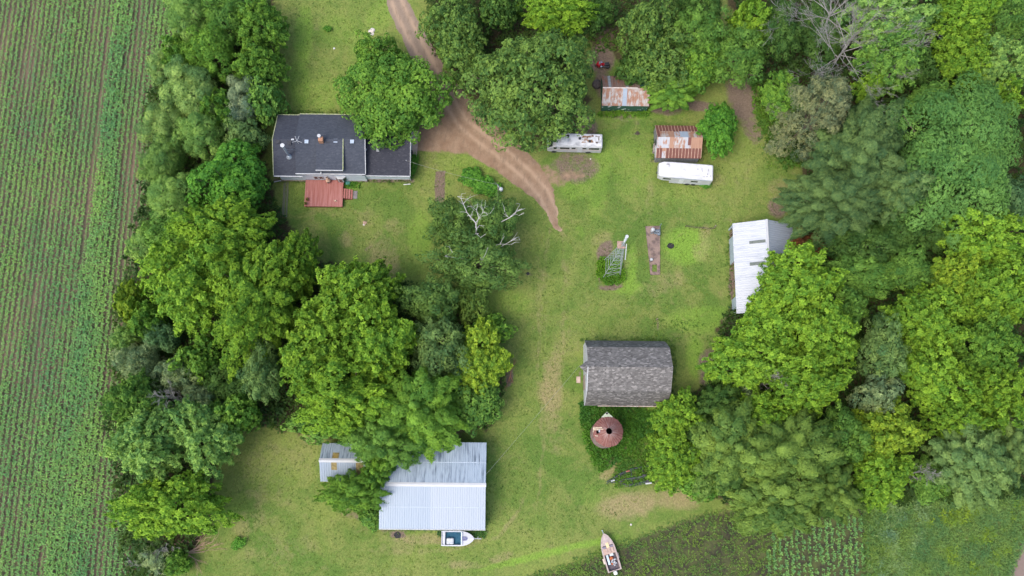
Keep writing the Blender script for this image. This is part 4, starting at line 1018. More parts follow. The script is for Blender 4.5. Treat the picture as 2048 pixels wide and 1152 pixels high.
# bay window: a shallow box with three panes
bx0, bx1 = xg(667), xg(690)
b = MB(); b.add([(bx0, wS, .85), (bx0 + .5, wS - .45, .85), (bx1 - .5, wS - .45, .85), (bx1, wS, .85), (bx0, wS, 2.3), (bx0 + .5, wS - .45, 2.3), (bx1 - .5, wS - .45, 2.3), (bx1, wS, 2.3)],
    [(0, 1, 5, 4), (1, 2, 6, 5), (2, 3, 7, 6), (4, 5, 6, 7), (3, 2, 1, 0)])
bay = b.build("bay_window", WHITE, house)
g = MB(); g.box(bx0 + .62, bx1 - .62, wS - .47, wS - .453, 1.0, 2.15)
for sx, s in ((bx0, 1), (bx1, -1)):
    a, c = Vector((sx + s * .10, wS - .115, 1.0)), Vector((sx + s * .42, wS - .40, 1.0)); u = Vector((0, 0, 1.05)); o_ = Vector((-s * .02, -.02, 0))
    g.hexa([a, a + o_, c + o_, c], [a + u, a + o_ + u, c + o_ + u, c + u])
g.build("pane", GLASS, bay)
# chimney, stove pipe, aerial, vents
rz = lambda px, py: (lambda p: p)(P(px, py, 5.9))
c = P(642, 279, 6.6)
b = MB(); b.box(c.x - .32, c.x + .32, c.y - .38, c.y + .30, 5.2, 7.0); ch = b.build("chimney", BRICK, house)
b = MB(); b.cyl(c.x - .12, c.y + .18, 6.9, 7.5, .16, 10); b.cyl(c.x - .12, c.y + .18, 7.5, 7.62, .26, 10); b.build("chimney_cap", WHITE, ch)
pb = P(578, 312, 4.9)
b = MB(); b.tube([(pb.x, pb.y, 4.4), (pb.x, pb.y, 8.7)], .17, 12); b.tube([(pb.x, pb.y, 8.7), (pb.x, pb.y, 8.95)], [.22, .22], 12); b.tube([(pb.x, pb.y, 4.7), (pb.x, pb.y, 5.05)], [.45, .2], 12)
b.build("stove_pipe", STEEL, house)
b = MB(); b.cyl(pb.x, pb.y, 8.953, 9.05, .30, 14); b.build("pipe_cap", WHITE, house)
b = MB(); b.bar((pb.x - .1, pb.y + .1, 7.2), (pb.x - .6, pb.y + 1.1, 5.3), .04); b.bar((pb.x + .1, pb.y + .1, 7.2), (pb.x + .9, pb.y + .8, 5.3), .04); b.build("pipe_brace", STEEL, house)
for (vx, vy, mt) in ((556, 284, BLACK), (579, 286.5, BLACK), (613.5, 284, STEEL), (656, 283, BLACK), (671.5, 282.5, STEEL), (704.5, 284, STEEL)):
    c = P(vx, vy, 5.9 if vx > 592 else 5.6); zz = (5.85 if vx > 592 else 5.5)
    b = MB(); b.box(c.x - .20, c.x + .20, c.y - .2, c.y + .2, zz - .2, zz + .2); b.box(c.x - .27, c.x + .27, c.y - .27, c.y + .27, zz + .2, zz + .26); b.build("roof_vent", mt, house)
c = P(596, 285, 6.2); b = MB(); b.tube([(c.x, c.y, 5.6), (c.x, c.y, 6.9)], .05, 6)
for a in (-20, 70, 115, 200):
    d = Vector((math.cos(math.radians(a)), math.sin(math.radians(a)), .1)); b.bar(Vector((c.x, c.y, 6.8)), Vector((c.x, c.y, 6.8)) + d * .75, .06)
b.box(c.x - .85, c.x - .45, c.y + .1, c.y + .3, 6.75, 6.85); b.build("television_aerial", WHITE, house)
# wing
wx0, wx1 = x1 - .6, P(820, 350, 3.2).x
wyS, wyN = P(775, 351.3, 3.3).y, P(775, 228, 3.3).y; wyr = P(775, 279, 4.7).y
wyN = 2 * wyr - wyS
gable(house, wx0, wx1, wyS, wyN, 3.3, 4.6, SH_WING, yr=wyr)
gable_walls(house, x1 - .31, wx1 - .2, wyS + .5, wyN - .4, 3.1, 4.4, SIDING, yr=wyr)
b = MB(); b.box(x1 - .29, wx1 - .16, wyS + .44, wyS + .497, 0, .4); b.build("foundation", FOUND, house)
b = MB(); b.box(x1 + .0, wx1 + .02, wyS - .13, wyS - .003, 3.12, 3.32); b.tube([(wx1 - .15, wyS + .38, 0.25), (wx1 - .15, wyS + .38, 3.0), (wx1 - .15, wyS - .05, 3.15)], .06, 6); b.build("gutter", WHITE, house)
b = MB(); b.slab((wx1 + .003, wyS, 3.33), (wx1 + .07, wyS, 3.33), (wx1 + .07, wyr, 4.64), (wx1 + .003, wyr, 4.64), .2); b.slab((wx1 + .003, wyr, 4.64), (wx1 + .07, wyr, 4.64), (wx1 + .07, wyN, 3.33), (wx1 + .003, wyN, 3.33), .2); b.build("barge_board", WHITE, house)
for (vx, vy, mt, r) in ((742, 286, BLACK, .2), (773, 293.5, BLACK, .2), (802, 286, BLACK, .2), (755.5, 299, WHITE, .2), (758, 274, WHITE, .16), (732, 298, WHITE, .08)):
    c = P(vx, vy, 4.5); zz = 4.6 - abs(c.y - wyr) * .26
    b = MB(); b.box(c.x - r, c.x + r, c.y - r, c.y + r, zz - .15, zz + .2); b.cyl(c.x, c.y, zz + .2, zz + .32, r * .9, 8); b.build("roof_vent", mt, house)

# deck with steps (one thing)
dz = .75
a, b_, c_, d_ = P(608.2, 412.5, dz), P(684.8, 412.5, dz), P(687, 360, dz), P(611.5, 360, dz)
dxa, dxb, dya = (a.x + d_.x) / 2, (b_.x + c_.x) / 2, a.y
deck = thing("deck", "weathered red wooden deck on the farmhouse's south side", "deck", ((dxa + dxb) / 2, (dya + wS) / 2, 0))
m = MB(); n = 38
for i in range(n):
    u0 = dxa + (dxb - dxa) * i / n; u1 = dxa + (dxb - dxa) * (i + .93) / n
    m.box(u0, u1, dya, wS - .07, dz - .04, dz + random.uniform(-.003, .003))
m.build("deck_boards", REDDECK, deck)
m = MB(); m.box(dxa + .02, dxb - .02, dya + .003, dya + .05, dz - .30, dz - .045); m.box(dxa, dxa + .05, dya + .06, wS - .07, dz - .3, dz - .045); m.box(dxb - .05, dxb, dya + .06, wS - .07, dz - .3, dz - .045)
for i in range(6):
    for j in range(3):
        xx = dxa + .1 + (dxb - dxa - .3) * i / 5; yy = dya + .1 + (wS - dya - .4) * j / 2
        m.box(xx, xx + .1, yy, yy + .1, 0, dz - .31)
m.build("deck_frame", REDDARK, deck)
sy0, sy1 = P(694, 397, .4).y, P(694, 378, .4).y
for i in range(4):
    m = MB(); xx = dxb + .06 + i * .33; zz = dz - .14 * (i + 1)
    m.box(xx, xx + .27, sy0, sy1, zz - .04, zz); m.build("step", REDDECK, deck)
m = MB(); m.hexa([(dxb + .05, sy0 - .06, .02), (dxb + 1.4, sy0 - .06, .02), (dxb + 1.4, sy0 - .01, .02), (dxb + .05, sy0 - .01, .02)], [(dxb + .05, sy0 - .06, dz - .1), (dxb + 1.4, sy0 - .06, .12), (dxb + 1.4, sy0 - .01, .12), (dxb + .05, sy0 - .01, dz - .1)]); m.build("stringer", REDDARK, deck)
m = MB(); e = P(705, 389, 0); m.box(dxb + 1.42, dxb + 2.0, sy0 + .1, sy1 - .15, .0, .05); o = m.build("doormat", pm("grey_mat", (0.17, 0.15, 0.16), (.22, .2, .2), 4, .95), None, loc=(dxb + 1.7, sy0, 0)); tag(o, "worn grey mat at the foot of the deck steps", "mat")
TERRA = pm("terracotta", (0.40, 0.17, 0.10), (0.3, 0.13, 0.08), 5, .8)
def pot(px, py, label, top=TERRA):
    c = P(px, py, dz); t_ = thing("plant_pot", label, "plant pot", (c.x, c.y, dz))
    m = MB(); m.cyl(0, 0, .003, .22, .12, 12, 0, .17); m.tube([(0, 0, .22), (0, 0, .26)], [.19, .19], 12); m.build("pot", REDDARK, t_, local=True)
    Cc = np.random.default_rng(int(px)).normal(0, .09, (14, 3)) + [0, 0, .34]
    V, Q, ow = leafquads(Cc, np.tile([0, 0, 1.], (14, 1)), 4, .18, .4); o = np_mesh("plant", V, Q, leaf_mat("pot_plant_leaves", (.10, .09, .03)) if "pot_plant_leaves" not in bpy.data.materials else bpy.data.materials["pot_plant_leaves"], {"tone": ('FACE', np.random.default_rng(1).uniform(0, 1, len(Q)))}); o.parent = t_
pot(615.5, 400.5, "dark flower pot set inward from the red deck's southwest corner"); pot(611.8, 408, "dark flower pot right at the red deck's southwest corner")
c = P(670.5, 401.5, dz + .2); t_ = thing("watering_can", "small tan watering can on the red deck's southeast part", "watering can", (c.x, c.y, dz))
TAN = pm("tan_plastic", (0.60, 0.45, 0.32), (0.5, 0.37, 0.26), 5, .6)
m = MB(); m.cyl(0, 0, .003, .24, .12, 12); m.build("body", TAN, t_, local=True); m = MB(); m.tube([(.1, -.05, .08), (.28, -.18, .26)], [.03, .02], 6); m.build("spout", TAN, t_, local=True)
m = MB(); m.tube([(-.11, .03, .22), (-.2, .08, .3), (-.15, .1, .1)], .015, 5); m.build("handle", TAN, t_, local=True)
# chiminea by the wall
c = P(657.5, 361.5, dz); t_ = thing("chiminea", "tan clay chiminea on the red deck against the house wall", "chiminea", (c.x, c.y - .1, dz))
CLAY = pm("tan_clay", (0.62, 0.42, 0.30), (0.5, 0.34, 0.25), 4, .8)
m = MB(); m.tube([(0, 0, .12), (0, 0, .2), (0, 0, .45), (0, 0, .7), (0, .02, .95), (0, .04, 1.25), (0, .04, 1.5)], [.14, .30, .38, .30, .16, .13, .17], 16); m.build("body", CLAY, t_, local=True, smooth=True)
m = MB(); m.tube([(0, -.33, .45), (0, -.40, .45)], [.15, .16], 12); m.build("mouth", BLACK, t_, local=True)
m = MB(); [m.bar((math.cos(a) * .18, math.sin(a) * .18, .14), (math.cos(a) * .28, math.sin(a) * .28, 0.003), .03) for a in (.5, 2.6, 4.7)]; m.build("stand", BLACK, t_, local=True)
m = MB(); m.tube([(0, .04, 1.5), (0, .04, 1.56)], [.10, .10], 10); m.build("flue", BLACK, t_, local=True)
# gutter pieces on the grass
for (ax, ay, bx_, by_, z, lab) in ((547, 364, 562, 361, .5, "white downspout leg sticking out at the house's southwest corner"), (807, 369, 821, 368, .12, "white downspout end lying on grass by the wing's southeast corner")):
    m = MB(); m.tube([P(ax, ay, z * .4), P(bx_, by_, z)], .09, 4); tag(m.build("downspout", WHITE, None, loc=P(ax, ay, 0)), lab, "downspout")
# weathered boards on the grass
PLANK = pm("weathered_grey_board", (0.15, 0.155, 0.10), (0.11, 0.125, 0.065), 2, .9, stretch=(4, .5, 1))
for k, (a1, a2, w, lab) in enumerate((((570, 364), (566, 432), .2, "long weathered grey board on the lawn nearer the field, west of the deck"), ((575.5, 364), (572.5, 434), .12, "narrower long grey board on the lawn nearer the deck"))):
    p, q = P(*a1, .05), P(*a2, .05); m = MB()
    m.hexa([(p.x - w, p.y, .01), (q.x - w, q.y, .01), (q.x + w, q.y, .01), (p.x + w, p.y, .01)][::-1], [(p.x - w, p.y, .05), (q.x - w, q.y, .05), (q.x + w, q.y, .05), (p.x + w, p.y, .05)][::-1])
    for s in (-w * .5, w * .4): m.box(min(p.x, q.x) + s + .14, min(p.x, q.x) + s + .17, q.y + 1.5, p.y - 1.2, .053, .07)
    tag(m.build("grey_board", PLANK, None, loc=(p.x, p.y, 0)), lab, "board", "long boards on the lawn west of the deck")
# concrete walk by the wing
m = MB(); CONC = pm("old_concrete", (0.510, 0.390, 0.323), (0.375, 0.285, 0.232), 1.5, .95)
q = [P(821, 318, .06), P(833, 318, .06), P(838, 262, .06), P(821, 262, .06)]; m.hexa([(v.x, v.y, .0) for v in q], q)
tag(m.build("footpath", CONC, None, loc=P(828, 290, 0)), kind="structure")

# ---- pole barn
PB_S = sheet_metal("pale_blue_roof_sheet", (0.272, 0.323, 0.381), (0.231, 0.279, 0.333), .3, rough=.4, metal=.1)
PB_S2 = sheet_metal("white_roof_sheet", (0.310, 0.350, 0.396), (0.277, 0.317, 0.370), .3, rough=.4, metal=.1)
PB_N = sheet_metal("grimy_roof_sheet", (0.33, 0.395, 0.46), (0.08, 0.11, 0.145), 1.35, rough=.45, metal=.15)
RIDGE = pm("white_ridge_cap", (0.475, 0.482, 0.488), (0.436, 0.449, 0.462), 1, .4)
WALLM = pm("blue_grey_metal_wall", (0.46, 0.53, 0.60), (0.38, 0.44, 0.5), 1, .5, .2)
def pole_barn(label, cat, x0, x1, yS, yN, zs, zr, yr, split, lights=()):
    r = thing("metal_barn", label, cat, ((x0 + x1) / 2, (yS + yN) / 2, 0))
    xs = x0 + (x1 - x0) * split
    b = MB()
    b.ribbed((x0, yS, zs), (xs, yS, zs), (xs, yr, zr), (x0, yr, zr), .08, .3, .03, 0)
    if split < 1: b.ribbed((xs, yS, zs), (x1, yS, zs), (x1, yr, zr), (xs, yr, zr), .08, .3, .03, 1)
    ym = yS + (yr - yS) * .49; zm = zs + (zr - zs) * .49
    if split < 1: b.box(x0, x1, ym - .025, ym + .025, zm, zm + .035, 2)
    b.build("roof", [PB_S, PB_S2, WALLM], r)
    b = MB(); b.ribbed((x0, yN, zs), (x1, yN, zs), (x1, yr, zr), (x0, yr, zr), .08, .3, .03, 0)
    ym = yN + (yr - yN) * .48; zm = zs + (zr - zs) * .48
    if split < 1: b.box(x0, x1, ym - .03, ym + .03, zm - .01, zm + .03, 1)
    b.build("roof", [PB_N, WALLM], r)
    b = MB(); w = .27; sl = (zr - zs) / (yr - yS)
    b.slab((x0 - .05, yr - w, zr + .05 - w * sl), (x1 + .05, yr - w, zr + .05 - w * sl), (x1 + .05, yr, zr + .06), (x0 - .05, yr, zr + .06), .02)
    b.slab((x0 - .05, yr, zr + .06), (x1 + .05, yr, zr + .06), (x1 + .05, yr + w, zr + .05 - w * sl), (x0 - .05, yr + w, zr + .05 - w * sl), .02)
    b.build("ridge_cap", RIDGE, r)
    gable_walls(r, x0 + .12, x1 - .12, yS + .15, yN - .15, zs - .05, zr - .1, WALLM, yr=yr)
    return r
x0, x1 = P(758.3, 1020, 4.6).x, P(971, 1020, 4.6).x
yS, yN = P(865, 1058, 4.0).y, P(900, 884.5, 4.0).y; yr = P(880, 969.3, 5.3).y
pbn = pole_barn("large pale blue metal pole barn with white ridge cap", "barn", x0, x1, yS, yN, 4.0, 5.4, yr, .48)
m = MB(); m.tube([(x0, yS - .06, 3.92), (x1, yS - .06, 3.92)], .07, 6); m.build("gutter", WHITE, pbn)
x0b, x1b = P(640.5, 925, 4).x, P(748, 925, 4).x
yS, yN = P(640, 963, 3.2).y, P(645, 886, 3.2).y; yr = P(640, 920.5, 4.7).y
shed = pole_barn("small metal shed west of the pole barn with brown roof panels", "shed", x0b, x1b, yS, yN, 3.2, 4.8, yr, 1.0)
SKY1 = pm("brown_translucent_panel", (0.15, 0.12, 0.05), (0.30, 0.24, 0.10), 3, .5); SKYD = pm("dull_metal_panel", (0.24, 0.30, 0.35), (0.30, 0.36, 0.42), 2, .5)
def onroof(px0, px1, v0, v1, side, mat, name="roof_panel", lift=.045):
    # v: fraction from eave to ridge
    X0, X1 = P(px0, 915, 4.2).x, P(px1, 915, 4.2).x; ye = yN if side > 0 else yS
    f = lambda v: (ye + (yr - ye) * v, 3.2 + 1.6 * v + lift)
    (ya, za), (yb, zb) = f(v0), f(v1); m = MB()
    m.slab((X0, ya, za), (X1, ya, za), (X1, yb, zb), (X0, yb, zb), .02); m.build(name, mat, shed)
onroof(666, 679, .0, .55, 1, SKYD); onroof(665, 678, .55, .96, 1, SKY1); onroof(668, 675, .66, .88, 1, pm("skylight_amber", (0.36, 0.26, 0.07), (.2, .14, .05), 8, .5), "skylight", .06)
onroof(715, 727, .6, .96, 1, SKY1); onroof(715, 727, .0, .6, 1, SKYD); onroof(664, 675, .55, .95, -1, SKY1); onroof(713, 728, .3, .95, -1, SKY1)

# ---- gambrel barn
x0, x1 = P(1170, 720, 4).x, P(1329.5, 684, 3.2).x
yS, yN = P(1230, 811.5, 3.0).y, P(1230, 681.3, 3.0).y; yr = (yS + yN) / 2
brn = thing("gambrel_barn", "white walled barn with mottled grey gambrel shingle roof", "barn", ((x0 + x1) / 2, yr, 0))
zb_, zk, zt = 3.0, 7.0, 9.0; ki = 1.55
prof = [(yS, zb_), (yS + .35, 4.1), (yS + ki, zk), (yr, zt), (yN - ki, zk), (yN - .35, 4.1), (yN, zb_)]
b = MB()
for (ya, za), (yb, zb2) in zip(prof[:-1], prof[1:]):
    if yb <= yr: b.slab((x0, ya, za), (x1, ya, za), (x1, yb, zb2), (x0, yb, zb2), .14)
    else: b.slab((x0, yb, zb2), (x0, ya, za), (x1, ya, za), (x1, yb, zb2), .14)
hx = P(1159, 728.5, 9).x
b.add([(hx, yr, zt + .02), (x0 + .02, yr - 1.0, zt - .72), (x0 + .02, yr, zt + .02), (x0 + .02, yr + 1.0, zt - .72), (hx, yr, zt - .12), (x0 + .02, yr - 1.0, zt - .86), (x0 + .02, yr + 1.0, zt - .86)], [(0, 1, 2), (0, 2, 3), (4, 5, 1, 0), (0, 3, 6, 4), (4, 6, 5)])
b.build("roof", SH_BARN, brn)
SLOP = pm("barn_white_boards", (0.495, 0.510, 0.540), (0.375, 0.390, 0.420), 1.5, .7, stretch=(1, 5, 1))
b = MB(); wx, wx2 = x0 + .12, x1 - .3
ins = [(yS + .25, 0), (yS + .25, 3.0), (yS + .5, 4.0), (yS + ki + .1, zk - .2), (yr, zt - .2), (yN - ki - .1, zk - .2), (yN - .5, 4.0), (yN - .25, 3.0), (yN - .25, 0)]
n = len(ins); b.add([(wx, y, z) for y, z in ins] + [(wx2, y, z) for y, z in ins], [tuple(range(n))[::-1], tuple(range(n, 2 * n))] + [(i, i + n, (i + 1) % n + n, (i + 1) % n) for i in range(n)])
b.build("wall", SLOP, brn)
b = MB(); b.box(wx - .06, wx - .003, yr - 1.1, yr + .9, 5.0, 7.3); b.build("loft_door", pm("grey_door_boards", (0.5, 0.52, 0.55), (.4, .42, .45), 2, .8), brn)
b = MB(); b.box(wx - .07, wx - .003, yr - 2.2, yr - .2, .05, 2.7); b.build("door", pm("barn_door_brown", (0.24, 0.19, 0.16), (.3, .25, .2), 2, .8), brn)
for s, (ya, za), (yb, zb2) in ((0, prof[0], prof[1]), (1, prof[1], prof[2]), (2, prof[2], prof[3]), (3, prof[3], prof[4]), (4, prof[4], prof[5]), (5, prof[5], prof[6])): pass
b = MB()
for (ya, za), (yb, zb2) in zip(prof[:3], prof[1:4]): b.slab((x0 - .10, ya, za + .02), (x0 - .003, ya, za + .02), (x0 - .003, yb, zb2 + .02), (x0 - .10, yb, zb2 + .02), .26)
b.build("barge_board", WHITE, brn)
b = MB(); b.box(x0 + 1.8, x1 - .4, yS - .10, yS - .003, 2.86, 3.0); b.build("fascia", pm("rotten_fascia", (0.38, 0.28, 0.22), (.5, .45, .4), 3, .9), brn)

# ---- long white shed on the right (ridge north-south)
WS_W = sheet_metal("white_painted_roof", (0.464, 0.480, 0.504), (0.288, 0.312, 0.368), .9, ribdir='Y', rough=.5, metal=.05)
WS_E = sheet_metal("shaded_streaked_roof", (0.34, 0.385, 0.45), (0.28, 0.32, 0.38), .9, ribdir='Y', rough=.4, metal=.25)  # east slope's shade painted in as a greyer base, with dirt streaks over it
xw, xe = P(1464.8, 447, 2.6).x, P(1585, 455.8, 2.6).x; xr = (xw + xe) / 2
yN, yS = P(1464.8, 447, 2.6).y, P(1462, 627, 2.6).y
ws = thing("long_shed", "long white metal roofed shed half hidden by yellow green trees", "shed", (xr, (yS + yN) / 2, 0))
zs, zr = 2.6, 4.8
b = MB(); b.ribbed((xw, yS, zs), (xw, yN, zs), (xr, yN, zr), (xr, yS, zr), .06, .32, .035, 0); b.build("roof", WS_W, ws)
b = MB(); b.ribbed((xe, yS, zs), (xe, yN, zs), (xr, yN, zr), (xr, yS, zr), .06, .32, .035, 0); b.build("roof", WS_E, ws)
b = MB(); b.box(xr - .14, xr + .14, yS - .03, yN + .03, zr + .02, zr + .07); b.build("ridge_cap", RIDGE, ws)
WW = pm("pale_metal_wall", (0.384, 0.448, 0.496), (0.336, 0.400, 0.448), 1.2, .5)
yb = lambda py: P(1456.5, py, 0).y
b = MB(); X = xw + .05
for (a, c) in ((480, 530), (600, 635)):
    b.box(X, X + .08, yb(c) if c < 635 else yS + .1, yb(a), 0, zs - .1)
b.box(X, X + .1, yN - .35, yN - .1, 0, zs - .1)
b.box(xe - .13, xe - .05, yS + .1, yN - .1, 0, zs - .1)
b.add([(X, yN - .1, 0), (xe - .05, yN - .1, 0), (xe - .05, yN - .1, zs - .1), (xr, yN - .1, zr - .15), (X, yN - .1, zs - .1)], [(0, 1, 2, 3, 4)])
b.add([(X, yS + .1, 0), (xe - .05, yS + .1, 0), (xe - .05, yS + .1, zs - .1), (xr, yS + .1, zr - .15), (X, yS + .1, zs - .1)], [(4, 3, 2, 1, 0)])
b.build("wall", WW, ws)
for py in (470, 530, 565, 600):
    b = MB(); b.box(X + .1, X + .25, yb(py) - .07, yb(py) + .07, 0, zs - .12); b.build("post", pm("old_post", (0.2, 0.15, 0.12), (.3, .24, .2), 3, .9), ws)
SKYG = pm("grey_green_skylight", (0.096, 0.114, 0.102), (0.156, 0.174, 0.150), 4, .4)
for (pa, pb_, qa, qb) in ((1498.5, 1531, 480.5, 486.5), (1499.5, 1531, 523.5, 530)):
    za = 3.7
    X0, X1 = P(pa, qa, 3.7).x, P(pb_, qa, 4.7).x; Y1, Y0 = P(pa, qa, 4.1).y, P(pa, qb, 4.1).y
    f = lambda x: zs + (zr - zs) * (x - xw) / (xr - xw) + .055
    b = MB(); b.slab((X0, Y0, f(X0)), (X1, Y0, f(X1)), (X1, Y1, f(X1)), (X0, Y1, f(X0)), .02); b.build("skylight", SKYG, ws)

# ------------------------------------------------------------------ rusty sheds
RUST_D = sheet_metal("dark_rust_sheet", (0.156, 0.062, 0.046), (0.129, 0.055, 0.046), .8, rough=.8, metal=0)
RUST_T = sheet_metal("tan_rust_sheet", (0.351, 0.205, 0.137), (0.254, 0.127, 0.078), .8, rough=.8, metal=0)
RUST_W = sheet_metal("white_sheet_rust_spots", (0.420, 0.427, 0.443), (0.315, 0.315, 0.330), .5, rust=(0.29, 0.145, 0.085), rust_amt=.42, rough=.5, metal=.1)
RUST_M = sheet_metal("mixed_rust_sheet", (0.431, 0.414, 0.397), (0.389, 0.345, 0.310), .5, rust=(0.27, 0.145, 0.095), rust_amt=.62, rough=.6, metal=.1)
RUST_B = sheet_metal("brown_grey_rust_sheet", (0.17, 0.11, 0.09), (0.24, 0.20, 0.19), .9, rust=(0.17, 0.075, 0.045), rust_amt=.35, rough=.8, metal=0)
SEAMT = pm("pale_seam", (0.55, 0.40, 0.30), (0.42, 0.26, 0.18), 4, .8)
BLUESH = pm("new_blue_white_sheet", (0.330, 0.383, 0.450), (0.292, 0.345, 0.405), 2, .4)
GREYW = pm("grey_board_wall", (0.240, 0.248, 0.264), (0.160, 0.160, 0.168), 2, .9, stretch=(3, 3, .5))

def sheets(b, x0, x1, ya, za, yb, zb, cells, mi):
    """a roof slope of overlapping sheets; cells: list of (u0,u1,v0,v1,material index)"""
    for i, (u0, u1, v0, v1, m) in enumerate(cells):
        L = .012 + .003 * (i % 4)
        X0, X1 = x0 + (x1 - x0) * u0, x0 + (x1 - x0) * u1
        p = lambda v: (ya + (yb - ya) * v, za + (zb - za) * v + L)
        (y_0, z_0), (y_1, z_1) = p(v0), p(v1)
        b.slab((X0, y_0, z_0), (X1, y_0, z_0), (X1, y_1, z_1), (X0, y_1, z_1), .01, m)
        n = max(1, round((X1 - X0) / .48))
        for k in range(n + 1):
            xx = X0 + (X1 - X0) * k / n
            b.slab((xx - .03, y_0, z_0 + .03), (xx + .03, y_0, z_0 + .03), (xx + .03, y_1, z_1 + .03), (xx - .03, y_1, z_1 + .03), .03, mi if m in (0,) else m)
x0, x1 = P(1311, 283, 2.1).x, P(1401.5, 319, 2.1).x
yS, yN = P(1312, 316, 2.1).y, P(1311, 250.6, 2.1).y; yr = (yS + yN) / 2; zs, zr = 2.1, 3.9
sd = thing("rusty_shed", "small shed roofed in patchwork of red rust and white sheets", "shed", ((x0 + x1) / 2, yr, 0))
b = MB()
gm = MB(); gm.slab((x0, yS, zs), (x1, yS, zs), (x1, yr, zr), (x0, yr, zr), .06); gm.slab((x0, yr, zr), (x1, yr, zr), (x1, yN, zs), (x0, yN, zs), .06)
b.v, b.f, b.m = gm.v, gm.f, [0] * len(gm.f)
sheets(b, x0, x1, yS, zs, yr, zr, [(0, .13, 0, .48, 0), (.13, .21, 0, .32, 2), (.13, .21, .32, .48, 1), (.21, 1.0, 0, .48, 0),
    (0, .28, .47, 1.0, 2), (.28, .38, .47, 1.0, 1), (.37, .62, .47, 1.0, 3), (.62, .68, .47, 1.0, 2), (.68, .76, .62, 1.0, 0), (.68, .76, .47, .62, 2), (.76, 1.0, .47, 1.0, 1)], 4)
sheets(b, x0, x1, yN, zs, yr, zr, [(0, 1.0, 0, .55, 0), (0, .07, .5, 1, 0), (.07, .26, .5, 1, 3), (.26, .38, .5, 1, 1), (.38, .52, .5, 1, 2), (.52, .70, .5, 1, 5), (.7, 1.0, .5, 1, 3)], 4)
b.build("roof", [RUST_D, RUST_T, RUST_W, RUST_M, SEAMT, BLUESH], sd)
gable_walls(sd, x0 + .12, x1 - .15, yS + .1, yN - .1, zs - .05, zr - .12, GREYW, yr=yr)
b = MB(); b.box(x0 + .06, x0 + .117, yr - .3, yr + .5, .1, 1.9); b.build("doorway", BLACK, sd)
b = MB(); b.box(x0 + .02, x0 + .117, yS + .4, yr - .5, .9, 1.9); b.build("shutter", pm("pale_board", (.5, .52, .54), (.4, .4, .42), 3, .8), sd)
tag((lambda m: m)(MB().hexa(*(lambda a: ([(v.x, v.y, 0) for v in a], [(v.x, v.y, .8) for v in a]))([P(1304.5, 307), P(1308.5, 307), P(1309, 290), P(1306, 290)])).build("stone_block", pm("field_stone", (0.36, 0.30, 0.27), (.25, .22, .2), 3, .9), None, loc=P(1307, 300))), "low stone block against the rusty shed's west wall", "stone block")

x0, x1 = P(1203.5, 211, 2.1).x, P(1298, 211, 2.1).x
yS, yN = P(1240, 211.8, 2.1).y, P(1235, 152, 2.1).y; yr = P(1235, 175.3, 3.9).y; zs, zr = 2.1, 3.8
sd = thing("green_shed", "green walled shed under trees with streaky white and orange rusted roof", "shed", ((x0 + x1) / 2, yr, 0))
b = MB()
b.ribbed((x0, yS, zs), (x1, yS, zs), (x1, yr, zr), (x0, yr, zr), .05, .3, .03, [0]); b.build("roof", [RUST_M], sd)
b = MB(); b.ribbed((x0 + .05, yN, zs), (x1 - 1.5, yN, zs), (x1 - 1.5, yr, zr), (x0 + .05, yr, zr), .05, .42, .045, [0, 0, 1, 0, 0, 0]); b.build("roof", [RUST_B, pm("grey_sheet", (.26, .29, .31), (.2, .22, .24), 3, .7)], sd)
b = MB(); a = P(1245.5, 200, 3).x; c = P(1254, 200, 3).x; b.slab((a, yS, zs + .05), (c, yS, zs + .05), (c, yr - .02, zr + .05), (a, yr - .02, zr + .05), .015); b.build("replacement_sheet", BLUESH, sd)
b = MB(); b.box(x0, x1 - 1.9, yr - .08, yr + .08, zr + .03, zr + .07); b.build("ridge_cap", pm("pale_ridge", (.66, .6, .56), (.5, .4, .34), 3, .6), sd)
t = NT("peeling_green_paint"); nz = t.noise(t.pos((1.2, 1, 2.0)), 1.0, 4, .5)
GP = t.out(t.mix(t.ramp(nz, .60, .64), (0.035, 0.10, 0.06), (0.50, 0.54, 0.52)), .8)
gable_walls(sd, x0 + .1, x1 - .1, yS + .06, yN - .1, zs - .05, zr - .12, GP, yr=yr)
m = MB(); c = P(1194, 167, .5)
rr = random.Random(3); m.tube([(c.x, c.y, 0), (c.x, c.y, .5), (c.x + .05, c.y, .9)], [.75, .7, .15], 9); tag(m.build("tarp_heap", pm("dark_tarp", (.07, .055, .05), (.11, .09, .08), 3, .8), None, loc=(c.x, c.y, 0)), "dark covered heap at the green shed's northwest corner", "heap")

# ------------------------------------------------------------------ motorhome
RVW = pm("aged_white_panel", (0.493, 0.493, 0.493), (0.396, 0.396, 0.396), 1.3, .45)
t = NT("dirty_white_roof"); n1 = t.noise(t.pos(), 1.1, 5, .6); RVR = t.out(t.mix(t.ramp(n1, .45, .68), (0.62, 0.62, 0.62), (0.36, 0.36, 0.37)), .6)
TORN = pm("torn_roof_brown", (0.36, 0.19, 0.09), (0.16, 0.10, 0.07), 4, .9)
STR = pm("faded_pink_stripe", (0.62, 0.45, 0.40), (.55, .4, .36), 3, .6)
pR, pL = P(1205, 279, 2.85), P(1106, 279, 2.85)
yS, yN = P(1160, 292.5, 2.85).y, P(1160, 266.2, 2.85).y
ctr = Vector(((pL.x + pR.x) / 2, (yS + yN) / 2, 0)); hl = (pR.x - pL.x) / 2; hw = (yN - yS) / 2
rv = thing("motorhome", "derelict white motorhome with torn brown patches on its roof", "motorhome", ctr, math.radians(-.6))
